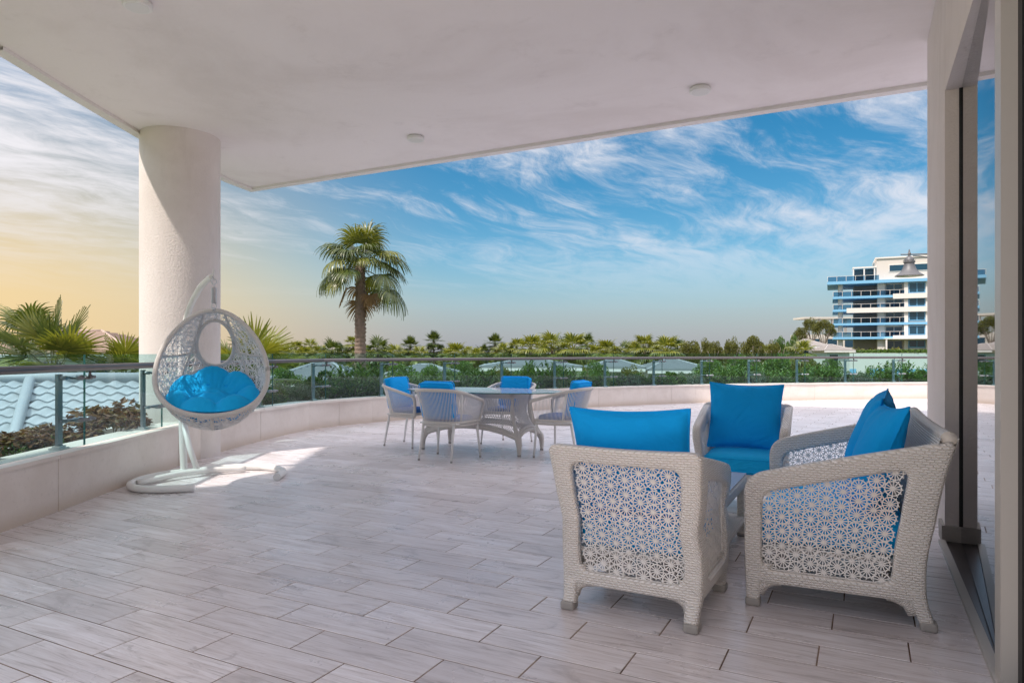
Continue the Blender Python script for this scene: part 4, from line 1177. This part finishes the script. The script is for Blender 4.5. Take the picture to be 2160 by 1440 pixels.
# ------------------------------------------------------------------ fan palms
def frond_mb(elev, pet, R, nseg, droop, seed, secs=6, spread=1.85, width=1.0, petr=0.014):
    rg = np.random.default_rng(seed); mb = MB(); ce, se = math.cos(elev), math.sin(elev)
    pts = []
    for t in np.linspace(0, 1, 7): pts.append(np.array([ce * pet * t, 0, se * pet * t - 0.16 * droop * pet * t * t]))
    mb.tube(pts, [petr * (1.5 - t) for t in np.linspace(0, 1, 7)], 5, caps=False)
    hub = pts[-1]; d = pts[-1] - pts[-2]; d /= np.linalg.norm(d); y = np.array([0, 1.0, 0]); nrm = np.cross(d, y)
    for i in range(nseg):
        a = -spread + 2 * spread * (i + 0.5) / nseg + rg.normal() * 0.02
        sd = math.cos(a) * d + math.sin(a) * y; lat = -math.sin(a) * d + math.cos(a) * y
        L = R * (0.78 + 0.22 * math.cos(a * 0.8)) * rg.uniform(0.9, 1.08); wmax = 2 * spread / nseg * L * 0.5 * 1.05 * width
        V = []; p = hub.copy(); dirv = sd - nrm * 0.10 * math.cos(a); dirv /= np.linalg.norm(dirv); g = droop * rg.uniform(0.75, 1.3)
        for j in range(secs + 1):
            t = j / secs
            w = wmax * (t / 0.5 if t < 0.5 else (1 - (t - 0.5) / 0.5) ** 0.8) * 0.5 + 0.002
            fold = nrm * (0.012 * R * (1 if i % 2 else -1)) * t
            V += [p - lat * w + fold, p + lat * w - fold * 0.4]
            dirv = dirv + np.array([0, 0, -1]) * g * (0.06 + 1.35 * max(0, t - 0.25)) * 1.0 / secs * 2.2; dirv /= np.linalg.norm(dirv)
            p = p + dirv * L / secs
        F = [(2 * j, 2 * j + 1, 2 * j + 3, 2 * j + 2) for j in range(secs)]
        mb.add(V, F)
    return mb
def trunk_mb(h, r0, r1, seed, nb=26, seg=0.05, bend=0.0, boots=True):
    rg = np.random.default_rng(seed); mb = MB(); n = max(8, int(h / seg)); V = []
    for j in range(n + 1):
        t = j / n; z = h * t; r = r0 + (r1 - r0) * t
        for k in range(nb):
            a = 2 * PI * k / nb
            dd = 0
            if boots:
                # criss-cross stubs of old leaf bases
                q1 = math.sin(a * 6 + z * 22); q2 = math.sin(a * 6 - z * 22)
                dd = 0.16 * r0 * max(q1 * q2, -0.35) + 0.05 * r0 * rg.normal()
            V.append((math.cos(a) * (r + dd) + bend * math.sin(t * PI), math.sin(a) * (r + dd), z))
    V = np.array(V); F = [(j * nb + k, j * nb + (k + 1) % nb, (j + 1) * nb + (k + 1) % nb, (j + 1) * nb + k) for j in range(n) for k in range(nb)]
    return mb.add(V, F)
FR = {}
def frond_mesh(kind, elev, pet, R, nseg, droop, m, seed, **kw):
    key = (kind, round(elev, 2), seed)
    if key not in FR: FR[key] = mesh_of(frond_mb(elev, pet, R, nseg, droop, seed, **kw), 'frond', m)
    return FR[key]
def palm(name, label, base, h, r0, r1, crown, group, petl, R, mset, trunk_kw=None, nseg=26, scale=1.0, seed=0):
    """crown: list of (elevation in degrees, count, droop, dry)"""
    root = thing(name, label, 'palm tree', base, 0, group)
    tr = trunk_mb(h, r0, r1, seed, **(trunk_kw or {})).build('trunk', M_BARK, root, True)
    cr = bpy.data.objects.new('crown', None); C.objects.link(cr); cr.parent = root; cr.location = (0, 0, h); rnd = random.Random(seed)
    az = rnd.random() * 6
    for (el, cnt, dr, dry) in crown:
        for k in range(cnt):
            az += 2.39996
            me = frond_mesh(name + str(seed), math.radians(el), petl, R, nseg, dr, M_DRY if dry else mset[k % len(mset)], k % 3)
            o = link('frond', me, None, cr); o.rotation_euler = (rnd.uniform(-.25, .25), rnd.uniform(-.32, .32), az + rnd.uniform(-.5, .5)); q = rnd.uniform(0.76, 1.16) * (0.72 if dry else 1); o.scale = (q, q, q)
            o.location = (0, 0, rnd.uniform(-0.25, 0.1))
    return root
X, Y, Z = at(760, 600, 24.6)
palm('tall_fan_palm', 'tall fan palm with shaggy drooping crown standing alone behind the dining table', (X, Y, GZ), 4.2 + 4.35, 0.24, 0.15,
     [(78, 6, 1.9, False), (60, 7, 2.4, False), (40, 7, 3.0, False), (18, 6, 3.2, False), (-4, 3, 3.0, False), (-14, 2, 2.6, True), (-66, 3, 1.0, True)], None, 1.2, 1.0, [M_PALMD, M_PALM], None, 34, seed=2)
young = [(78, 4, 0.10, False), (58, 5, 0.16, False), (36, 6, 0.25, False), (12, 5, 0.4, False), (-15, 4, 0.6, False)]
X, Y, Z = at(110, 792, 17.0)
palm('fan_palm', 'large young fan palm with spiky fronds at the left edge of the picture', (X, Y, GZ), Z - GZ, 0.24, 0.20, young, 'young fan palms by the railing', 0.95, 0.85, [M_PALMD, M_PALM], None, 30, seed=5)
X, Y, Z = at(70, 735, 20)
palm('fan_palm', 'taller fan palm with arching drooping fronds behind the young palm at the left edge', (X, Y, GZ), Z - GZ, 0.24, 0.18, [(78, 4, 1.3, False), (58, 6, 1.8, False), (30, 6, 2.0, False), (0, 5, 2.2, False)], 'young fan palms by the railing', 1.15, 0.85, [M_PALMD, M_PALM], None, 26, seed=6)
X, Y, Z = at(265, 800, 17.5)
palm('fan_palm', 'young fan palm just left of the round column', (X, Y, GZ), Z - GZ, 0.2, 0.17, young, 'young fan palms by the railing', 0.72, 0.72, [M_PALM], None, 26, seed=7)
X, Y, Z = at(522, 792, 15.5)
palm('fan_palm', 'young spiky fan palm right of the round column behind the hanging chair', (X, Y, GZ), Z - GZ, 0.2, 0.17, young, 'young fan palms by the railing', 0.70, 0.70, [M_PALM], None, 28, seed=8)

# far palms: shared crowns
def far_crown(seed, style):
    rnd = random.Random(seed); mb = MB(); az = 0
    tiers = [(75, 4, 1.0), (45, 6, 1.3), (15, 7, 1.5), (-15, 6, 1.5), (-45, 4, .8)] if style == 0 else [(80, 4, .15), (50, 7, .2), (20, 8, .3), (-15, 7, .4), (-40, 5, .5)]
    for el, cnt, dr in tiers:
        for k in range(cnt):
            az += 2.39996
            q = frond_mb(math.radians(el + rnd.uniform(-9, 9)), 0.75 * rnd.uniform(.8, 1.1), 0.72, 13, dr, seed * 50 + k, secs=4, petr=0.02)
            ca, sa = math.cos(az), math.sin(az)
            for V in q.V: V[:] = np.stack([V[:, 0] * ca - V[:, 1] * sa, V[:, 0] * sa + V[:, 1] * ca, V[:, 2]], 1)
            mb.add(np.concatenate(q.V), q.F)
    return mb
CROWN = [mesh_of(far_crown(3, 0), 'crown', M_PALM), mesh_of(far_crown(4, 0), 'crown', M_PALMD), mesh_of(far_crown(5, 1), 'crown', M_PALMD)]
DRYC = mb = MB(); rnd = random.Random(3)
for k in range(10):
    q = frond_mb(math.radians(-75 + rnd.uniform(-8, 8)), 0.3, 0.6, 8, .4, 700 + k, secs=3); a = k * 2.4; ca, sa = math.cos(a), math.sin(a)
    for V in q.V: V[:] = np.stack([V[:, 0] * ca - V[:, 1] * sa, V[:, 0] * sa + V[:, 1] * ca, V[:, 2]], 1)
    mb.add(np.concatenate(q.V), q.F)
DRYM = mesh_of(mb, 'dry_skirt', M_DRY)
TRK = mesh_of(trunk_mb(1.0, 0.24, 0.17, 9, 12, 0.02, boots=False), 'trunk', M_BARK, True)
FARP = [(592, 722, 40, 0), (623, 716, 30, 0), (655, 711, 28, 0), (700, 713, 44, 1), (722, 722, 30, 1), (745, 706, 28, 0), (797, 708, 46, 1), (835, 722, 38, 0), (866, 712, 28, 2), (886, 726, 32, 0), (915, 701, 26, 2), (908, 728, 20, 1), (931, 726, 20, 1),
        (963, 718, 46, 0), (985, 727, 28, 0), (1018, 724, 30, 1), (1044, 706, 27, 2), (1058, 719, 32, 0), (1090, 710, 34, 0), (1119, 702, 48, 0), (1165, 696, 52, 0), (1208, 697, 54, 0), (1238, 702, 36, 1), (1280, 712, 46, 0), (1319, 718, 34, 1), (1360, 702, 44, 0), (1405, 704, 50, 0), (1428, 710, 34, 1), (1618, 722, 36, 0), (1650, 722, 36, 0), (1690, 712, 46, 0)]
FARP += [(606, 728, 34, 1), (640, 727, 34, 0), (678, 724, 36, 0), (768, 724, 36, 0), (818, 728, 36, 1), (852, 730, 30, 0), (946, 730, 34, 0), (1002, 729, 32, 0), (1075, 726, 34, 1), (1142, 716, 44, 0), (1188, 712, 46, 1), (1258, 722, 40, 0), (1300, 726, 34, 0), (1340, 718, 42, 0), (1384, 714, 44, 0)]
FARP.sort()
for k, (px, top, w, st_) in enumerate(FARP):
    d = min(max(2.55 * FPX / w, 46), 120); cs = 1.7 * w / FPX * d / 2.55
    X, Y, Zt = at(px, top, d); zc = Zt - 1.15 * cs
    lb = {0: 'leafy', 1: 'dark', 2: 'tall slender'}[st_] + ' fan palm beyond the railing, %s from the left in the distant row' % ORD[k]
    r = thing('distant_palm', lb, 'palm tree', (X, Y, GZ), random.uniform(0, 6), 'distant fan palms')
    t = link('trunk', TRK, None, r); t.scale = (1, 1, zc - GZ)
    if st_ == 2: t.scale = (0.8, 0.8, zc - GZ)
    c = link('crown', CROWN[st_], None, r); c.location = (0, 0, zc - GZ); c.scale = (cs, cs, cs)
    if k % 2 == 0: q = link('dry_skirt', DRYM, None, r); q.location = (0, 0, zc - GZ - 0.1); q.scale = (cs, cs, cs)

# ------------------------------------------------------------------ broad trees
def tree_crown(seed, m, n=5200, rx=1.0, rz=0.85, leaf=0.085, cl=34): return mesh_of(leaf_cloud(n, rx, rx, rz, leaf, seed, lo=-0.5, clumps=cl, aspect=1.7), 'crown', m)
TC = [tree_crown(101, M_TREE), tree_crown(102, M_TREE), tree_crown(103, M_LEAF, cl=26)]
def tree_trunk(seed):
    mb = MB(); mb.tube([(0, 0, 0), (0.02, 0, 0.35), (0, 0.01, 0.62)], [0.05, 0.04, 0.03], 8)
    rg = random.Random(seed)
    for k in range(6):
        a = k * 1.05 + rg.random(); mb.tube(catmull([(0, 0, 0.5), (0.10 * math.cos(a), 0.10 * math.sin(a), 0.68), (0.26 * math.cos(a), 0.26 * math.sin(a), 0.88)], 3), np.linspace(0.025, 0.008, 7), 5)
    return mesh_of(mb, 'trunk', M_BARK2, True)
TT = [tree_trunk(1), tree_trunk(2)]
def tree(px, top, wpx, hpx, d, lb, kind, group, name='tree'):
    X, Y, Zt = at(px, top, d); w = wpx / FPX * d / 2; hz = hpx / FPX * d / 2
    r = thing(name, lb, 'tree', (X, Y, GZ), random.uniform(0, 6), group)
    H = Zt - GZ
    t = link('trunk', TT[kind % 2], None, r); t.scale = (H * 0.5, H * 0.5, H * 0.92)
    c = link('crown', TC[kind], None, r); c.location = (0, 0, H - hz); c.scale = (w, w, hz / 0.85)
    return r
BT = [(1452, 716, 62, 60, 78, 0), (1482, 711, 48, 60, 82, 1), (1507, 717, 40, 60, 80, 0), (1546, 709, 46, 66, 78, 1), (1588, 704, 56, 70, 80, 0), (1630, 716, 40, 56, 82, 1), (1646, 711, 36, 60, 90, 2), (1672, 706, 30, 60, 95, 2)]
for k, (px, tp_, w, h, d, kd) in enumerate(BT):
    tree(px, tp_, w, h, d, 'broad green tree beyond the railing, %s from the palms towards the apartment building' % ORD[k], kd, 'broad trees in the distance')
PN_ = [(1688, 688, 34, 42, 150, 0, 'small round pine beside the apartment building, leftmost of the three'), (1712, 669, 40, 34, 155, 1, 'tall umbrella pine left of the apartment building, in the middle of the three'), (1737, 672, 56, 46, 148, 0, 'widest umbrella pine, touching the corner of the apartment building')]
for px, tp_, w, h, d, kd, lb in PN_: tree(px, tp_, w, h, d, lb, kd, 'pines by the apartment building', 'pine_tree')
BU = [(760, 780, 90, 70, 21, 2), (945, 780, 80, 60, 24, 2), (600, 775, 90, 70, 22, 2), (845, 768, 100, 70, 30, 2), (905, 770, 80, 60, 36, 2), (980, 762, 70, 60, 42, 2), (1050, 768, 70, 60, 38, 1), (1110, 770, 60, 50, 34, 2), (1180, 772, 50, 50, 36, 2), (1255, 764, 70, 70, 34, 2), (1330, 768, 60, 60, 38, 1), (1500, 758, 90, 70, 40, 2), (1560, 752, 110, 90, 44, 2), (1640, 750, 110, 90, 46, 2), (1700, 752, 80, 80, 48, 1), (1750, 756, 60, 70, 50, 2)]
for k, (px, tp_, w, h, d, kd) in enumerate(BU):
    r = tree(px, tp_, w, h, d, 'bushy garden tree seen through the railing glass, %s from the left' % ORD[k], kd, 'garden trees behind the railing', 'garden_tree')
# dark wood closing the view at the horizon
mb = MB(); rgm = random.Random(4)
for k in range(130):
    px = -200 + k * 20 + rgm.uniform(-8, 8); d = rgm.uniform(125, 170)
    q = leaf_cloud(170, 4.5, 3.0, 1.5, 0.9, 900 + k, aspect=1.4); X, Y, _ = at(px, 740, d); q.V[0] += np.array([X, Y, GZ + rgm.uniform(2.4, 5.0)]); mb.add(q.V[0], q.F)
o = mb.build('distant_woods', M_TREE); stuff(o); tag(o, 'far belt of dark green trees along the horizon', 'woods')

# ------------------------------------------------------------------ villas with white tiled roofs
def tile_mesh(w, l, amp, th=0.04, n=6):
    mb = MB(); V = []; U = []
    for i in range(n + 1):
        x = -w / 2 + w * i / n; z = amp * math.sin(2 * PI * i / n + 0.6)
        V += [(x, -l * 0.62, z), (x, l * 0.5, z + 0.0), (x, -l * 0.62, z - th - 0.02)]
    F = []
    for i in range(n): F += [(3 * i, 3 * i + 3, 3 * i + 4, 3 * i + 1), (3 * i + 2, 3 * i + 5, 3 * i + 3, 3 * i)]
    return mb.add(V, F).mesh('roof_tile', True)
TILE = tile_mesh(0.35, 0.35, 0.030); TILE.materials.append(M_ROOF); TILE.set_sharp_from_angle(angle=math.radians(50))
villa = thing('white_villa', 'villa with white wavy tiled roof below the left railing', 'house', (0, 0, 0))
# the roof slope facing the terrace: ridge high, falling towards the viewer
RX0, RX1, RY, RZ = -17.0, -6.2, 14.2, 0.62; PITCH = math.radians(24)
ca, sa = math.cos(PITCH), math.sin(PITCH); SL = 6.3
mb = MB(); mb.add([(RX0, RY, RZ - 0.04), (RX1, RY, RZ - 0.04), (RX1, RY - SL * ca, RZ - SL * sa - 0.04), (RX0, RY - SL * ca, RZ - SL * sa - 0.04), (RX0, RY + 1.2, RZ - 0.55), (RX1, RY + 1.2, RZ - 0.55)], [(3, 2, 1, 0), (0, 1, 5, 4)])
roof = mb.build('roof', M_ROOF, villa)
cnt = 0; rows = []
for j in range(int(SL / 0.30)):
    for i_ in range(int((RX1 - RX0) / 0.35)):
        t = (j + 0.5) * 0.30; x = RX0 + 0.175 + i_ * 0.35; y = RY - t * ca; z = RZ - t * sa + 0.03
        d = y; px = 1080 + x / d * FPX
        if -60 < px < 420 and d > 8: rows.append((j, x, y, z))
rows.sort()
extra = MB()
for k, (j, x, y, z) in enumerate(rows):
    M = Matrix.Translation((x, y, z + random.uniform(-.004, .004))) @ Matrix.Rotation(PITCH - 0.11, 4, 'X') @ Matrix.Rotation(random.uniform(-.012, .012), 4, 'Z')
    if k < 290: link('roof_tile', TILE, None, roof, M)
    else:
        V = np.array([M @ v.co for v in TILE.vertices]); extra.add(V, [tuple(p.vertices) for p in TILE.polygons])
if extra.n: stuff(extra.build('roof_tile_field', M_ROOF, roof, True))
MB().tube([(RX0, RY, RZ + 0.05), (RX1, RY, RZ + 0.05)], 0.12, 8).build('ridge_cap', M_ROOF, villa, True)
for x0 in (-9.9, -7.4):
    MB().tube([(x0, RY - 0.2, RZ + 0.02), (x0 + 2.1, RY - 3.9, RZ - 3.9 * sa / ca + 0.10)], 0.10, 8).build('hip_cap', M_ROOF, villa, True)
mb = MB(); mb.b2(RX0 + .5, RX1 - .5, RY - SL * ca + .5, RY + 1.0, GZ, RZ - SL * sa - .1); mb.build('wall', M_VILLA, villa)

def hip_villa(label, pxc, d, wid, dep, eave_y, ridge_y, m_roof, group, courses=9, name='garden_villa', rz=0.0, pent=False):
    X, Y, ze = at(pxc, eave_y, d); _, _, zr = at(pxc, ridge_y, d + dep / 2)
    r = thing(name, label, 'house', (X, Y, 0), rz, group)
    hw, hd = wid / 2, dep / 2; rl = max(0.3, hw - hd)
    # stepped courses give the roof its lines
    mb = MB()
    for k in range(courses):
        t0, t1 = k / courses, (k + 1) / courses
        def ring(t, z): return [(-(hw + (rl - hw) * t), (-hd) * (1 - t) + hd, z), ((hw + (rl - hw) * t), (-hd) * (1 - t) + hd, z), ((hw + (rl - hw) * t), hd * (1 - t) + hd, z), (-(hw + (rl - hw) * t), hd * (1 - t) + hd, z)]
        za, zb = ze + (zr - ze) * t0 + 0.10, ze + (zr - ze) * t1
        V = ring(t0, za - 0.14) + ring(t0, za) + ring(t1, zb)
        F = [(i, (i + 1) % 4, 4 + (i + 1) % 4, 4 + i) for i in range(4)] + [(4 + i, 4 + (i + 1) % 4, 8 + (i + 1) % 4, 8 + i) for i in range(4)]
        mb.add(V, F)
    mb.add([(-hw, 0, ze - 0.05), (hw, 0, ze - 0.05), (hw, dep, ze - 0.05), (-hw, dep, ze - 0.05)], [(3, 2, 1, 0)])
    ro_ = mb.build('roof', m_roof, r)
    for sx in (-1, 1):
        MB().tube([(sx * hw, 0, ze + 0.03), (sx * rl, hd, zr + 0.03)], 0.09, 6).build('hip_cap', m_roof, ro_, True)
    MB().tube([(-rl, hd, zr + 0.03), (rl, hd, zr + 0.03)], 0.09, 6).build('ridge_cap', m_roof, ro_, True)
    MB().b2(-hw + .6, hw - .6, .6, dep - .6, GZ, ze - 0.06).build('wall', M_VILLA, r)
    MB().b2(-hw, hw, -0.02, 0.02, ze - 0.25, ze - 0.06).build('fascia', M_WHITE, r)
    for k in range(int(wid / 3)):
        x = -hw + 1.6 + k * 3.0
        f = MB().b2(x - .7, x + .7, .54, .6, ze - 2.3, ze - 0.5).build('window', M_WHITE, r); MB().b2(x - .6, x + .6, .50, .535, ze - 2.2, ze - 0.6).build('pane', mat('villa_glass', (0.03, 0.05, 0.06), 0.1), f)
    return r
VG = 'white-roofed garden villas'
hip_villa('white-roofed villa seen through the glass left of the tall palm trunk', 650, 28, 4.0, 5, 806, 766, M_ROOFP, VG)
hip_villa('long white villa roof behind the palm trunks right of the tall palm', 885, 36, 3.6, 5, 790, 770, M_ROOFP, VG)
hip_villa('white-roofed pavilion behind the middle of the railing, above the far dining chair', 1120, 44, 6.6, 7, 774, 757, M_ROOFP, VG)
hip_villa('small white-roofed pavilion between palm trunks right of the dining table', 1305, 46, 3.6, 5, 776, 759, M_ROOFP, VG)
hip_villa('white-roofed pavilion seen through the glass above the facing armchair', 1435, 48, 4.6, 6, 780, 758, M_ROOFP, VG)
hip_villa('house with beige tiled roof behind the palms at the left edge', 60, 42, 13, 10, 745, 698, M_ROOFB, None, 14, 'beige_house')
hip_villa('low grey-roofed house in front of the pines', 1716, 105, 5.5, 6, 730, 716, M_ROOFG, 'low houses by the apartment building', 8, 'low_house')
hip_villa('low grey-roofed house under the corner of the apartment building', 1772, 98, 4.5, 6, 739, 727, M_ROOFG, 'low houses by the apartment building', 8, 'low_house')

# ------------------------------------------------------------------ apartment building
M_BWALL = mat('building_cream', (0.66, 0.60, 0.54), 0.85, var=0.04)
M_BSHADE = mat('building_shade_taupe', (0.36, 0.325, 0.31), 0.9, var=0.05)  # darker taupe, shade of the recessed side put into the colour
M_BBLUE = mat('building_blue', (0.20, 0.46, 0.68), 0.6, var=0.04)
M_BWHITE = mat('building_white', (0.74, 0.70, 0.65), 0.8, var=0.03)
M_BGLASS = mat('building_window', (0.012, 0.05, 0.085), 0.06, spec=0.8)
M_BRAIL = mat_glass('balcony_glass', (0.42, 0.60, 0.72), boost=0.5)
BD = 165.0
X, Y, _ = at(1745, 744, BD)
bl = thing('apartment_building', 'white apartment building with pale blue balcony edges beside the house wall', 'building', (X, Y, 0), -math.radians(25))
K = BD / FPX / math.cos(math.radians(16)) * 1.03
lv = [2.0, 5.0, 8.3, 11.6, 14.7, 18.3]
RW = 36.0
MB().b2(10.8, RW, 1.9, 16, -2, 18.0).build('wall', M_BWALL, bl)
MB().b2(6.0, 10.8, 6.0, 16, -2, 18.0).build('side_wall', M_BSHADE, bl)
for i_, z in enumerate(lv):
    if i_ == 0: continue
    x0 = 0.0 if i_ == 5 else 1.2
    y0 = -0.6 if i_ == 5 else 0.0
    MB().b2(x0, RW, y0, 16, z - 0.55 if i_ < 5 else z - 0.7, z).build('floor_slab', M_BBLUE, bl)
    rl_ = MB().b2(x0 + .05, 16.2 if i_ < 5 else 11, y0 + .05, y0 + .12, z, z + 1.15).build('balcony_glass', M_BRAIL, bl)
    MB().b2(x0 + .05, 16.2 if i_ < 5 else 11, y0 + .02, y0 + .15, z + 1.15, z + 1.22).build('rail', M_BWHITE, rl_)
    MB().b2(x0 + .05, x0 + .12, y0 + .05, 14, z, z + 1.15).build('balcony_glass', M_BRAIL, bl)
    if i_ < 5:
        MB().b2(21.8, RW, .05, .12, z, z + 1.15).build('balcony_glass', M_BRAIL, bl)
    for k in range(8): MB().b2(x0 + .05 + k * 2.0, x0 + .13 + k * 2.0, y0 + .0, y0 + .05, z, z + 1.2).build('rail_post', M_BWHITE, rl_)
for (z, a, b) in ((14.7, 13.9, 21.6), (11.6, 4.2, RW), (5.0, 13.9, 21.6)):
    MB().b2(a, b, -0.35, 0.0, z - 0.9, z + 0.25).build('cream_band', M_BWHITE, bl)
for a in (2.0,): MB().lathe([(0.55, -2), (0.55, 18)], 20, (2.9, 1.6, 0)).build('corner_column', M_BWHITE, bl, True, auto=40)
MB().b2(10.8, 12.3, 1.2, 1.9, -2, 18).build('pilaster', M_BWHITE, bl)
MB().b2(16.2, 17.0, 0.2, 1.9, -2, 18).build('pilaster', M_BWHITE, bl)
MB().b2(20.5, 21.6, 0.2, 1.9, -2, 18).build('pilaster', M_BWHITE, bl)
for i_ in range(5):
    z = lv[i_]; top_ = lv[i_ + 1] - 0.8
    for (a, b, yy) in ((12.5, 16.0, 1.89), (17.2, 20.4, 1.2), (22.0, 25.5, 1.89), (27, 31, 1.89)):
        if yy < 1.5:
            MB().b2(17.0, 20.5, 0.7, 1.9, z - 0.8, top_ + 0.85).build('bay', M_BWALL, bl)
            fr = MB().b2(a - .15, b + .15, 0.52, 0.68, z + 0.35, top_ - 0.05).build('window', M_BBLUE, bl); yy = 0.5
        else: fr = MB().b2(a, b, yy - .1, yy, z + 0.1, top_).build('window', M_BWHITE, bl); yy = yy - 0.12
        m_ = (a + b) / 2
        for (p, q) in ((a + .12, m_ - .08), (m_ + .08, b - .12)): MB().b2(p, q, yy - .06, yy, z + (0.6 if yy < 1.1 else 0.2), top_ - 0.2).build('pane', M_BGLASS, fr)
pr = MB().b2(10.6, RW, 1.2, 15, 18.32, 23.4).build('penthouse', M_BWALL, bl)
MB().b2(10.3, RW, 0.9, 15.3, 23.4, 23.75).build('roof', M_BWHITE, bl)
for a in (13.3, 18.2, 23.0, 27.8):
    fr = MB().b2(a - .2, a + 3.7, 1.08, 1.2, 20.2, 21.9).build('window', M_BWHITE, bl); MB().b2(a, a + 3.5, 1.0, 1.08, 20.4, 21.75).build('pane', M_BGLASS, fr)
pg = MB()
for a in (5.7, 8.0, 10.2): pg.b2(a - .15, a + .15, 1.5, 1.8, 18.3, 21.6)
pg.b2(5.5, 10.6, 1.4, 9, 21.4, 21.75); pg.build('roof_pergola', M_BWHITE, bl)
MB().b2(5.9, 10.2, 4.0, 4.2, 18.3, 21.4).build('pergola_glass', M_BGLASS, bl)
pz = MB(); pz.b2(12.0, RW, -3.2, 0.3, 4.35, 4.55)
for a in (12.2, 21.6, 30): pz.b2(a, a + .35, -3.1, -2.8, 0.8, 4.35)
pz.build('ground_pergola', M_BWHITE, bl)
# podium garden wall
pod_ = thing('podium_wall', 'pale wall with blue panels below the apartment building, behind the railing glass', 'wall', tuple(at(1757, 744, 120)[:2]) + (0,), -math.radians(10))
MB().b2(0, 40, 0, 12, GZ, 1.15).build('wall', M_BWHITE, pod_)
for a, b in ((0.6, 3.8), (6, 15.5), (18.5, 26)): MB().b2(a, b, -.06, 0, GZ + .3, -1.6).build('blue_panel', M_BBLUE, pod_)
for a in (1.0, 7.5, 20.0): MB().b2(a, a + 2.2, -.12, -.06, GZ + .3, -2.6).build('pane', M_BGLASS, pod_)
q = leaf_cloud(5200, 20, 1.0, 0.45, 0.35, 77, aspect=1.5); hd = q.build('podium_hedge', M_LEAF); pp_ = pod_.matrix_basis if False else None
hd.location = (pod_.location.x + 19.7, pod_.location.y - 2.6, 1.35); hd.rotation_euler = (0, 0, -math.radians(10)); tag(hd, 'clipped green hedge along the top of the podium wall', 'hedge'); hd['kind'] = 'thing'
# distant pergola building behind the pines
pb = thing('distant_building', 'far pale building with open roof frame behind the pines', 'building', tuple(at(1695, 744, 215)[:2]) + (0,), 0)
MB().b2(0, 30, 0, 10, GZ, 7.0).build('wall', M_BWALL, pb)
for a in np.arange(0.5, 30, 4.2): MB().b2(a, a + .6, 0, .6, 7.0, 11.9).build('post', M_BSHADE, pb)
MB().b2(0, 30, -.2, 8, 11.9, 12.5).build('roof_frame', M_BWALL, pb)
for k in range(5): MB().b2(2 + k * 5.5, 5 + k * 5.5, -.1, 0, 3.0, 5.6).build('window', M_BGLASS, pb)

# ------------------------------------------------------------------ bell lamp beyond the terrace
LD = 21.0
X, Y, Z = at(1918, 582, LD)
M_LAMP = mat('grey_lamp_metal', (0.13, 0.13, 0.135), 0.5, 0.3, var=0.05)
lp = thing('street_lamp', 'grey bell-shaped lantern on an arm in front of the apartment building', 'street lamp', (X, Y, Z))
MB().lathe([(0.40, 0.0), (0.385, 0.02), (0.27, 0.10), (0.19, 0.22), (0.145, 0.35), (0.14, 0.40), (0.165, 0.41), (0.165, 0.44), (0.135, 0.45), (0.13, 0.52), (0.09, 0.58), (0.04, 0.61), (0.03, 0.66), (0.045, 0.69), (0.03, 0.73), (0.012, 0.82)], 36).build('bell_shade', M_LAMP, lp, True, auto=45)
MB().lathe([(0.38, -0.004), (0.001, -0.006)], 30).build('lens', mat('lamp_lens', (0.55, 0.53, 0.5), 0.3), lp, True)
MB().tube([(-0.26, 0, 0.66), (1.05, 0, 0.68)], [0.018, 0.03], 8).build('arm', M_LAMP, lp, True)
MB().tube(catmull([(0.12, 0, 0.62), (0.4, 0, 0.60), (0.8, 0, 0.50), (1.0, 0, 0.36)], 5), 0.016, 8).build('brace', M_LAMP, lp, True)
MB().tube([(1.05, 0, 0.9), (1.05, 0, GZ - Z)], [0.045, 0.07], 12).build('pole', M_LAMP, lp, True)
for k in range(8):
    a = k * PI / 4; MB().tube([(0.15 * math.cos(a), 0.15 * math.sin(a), 0.475), (0.175 * math.cos(a), 0.175 * math.sin(a), 0.475)], 0.012, 6).build('stud', M_LAMP, lp)
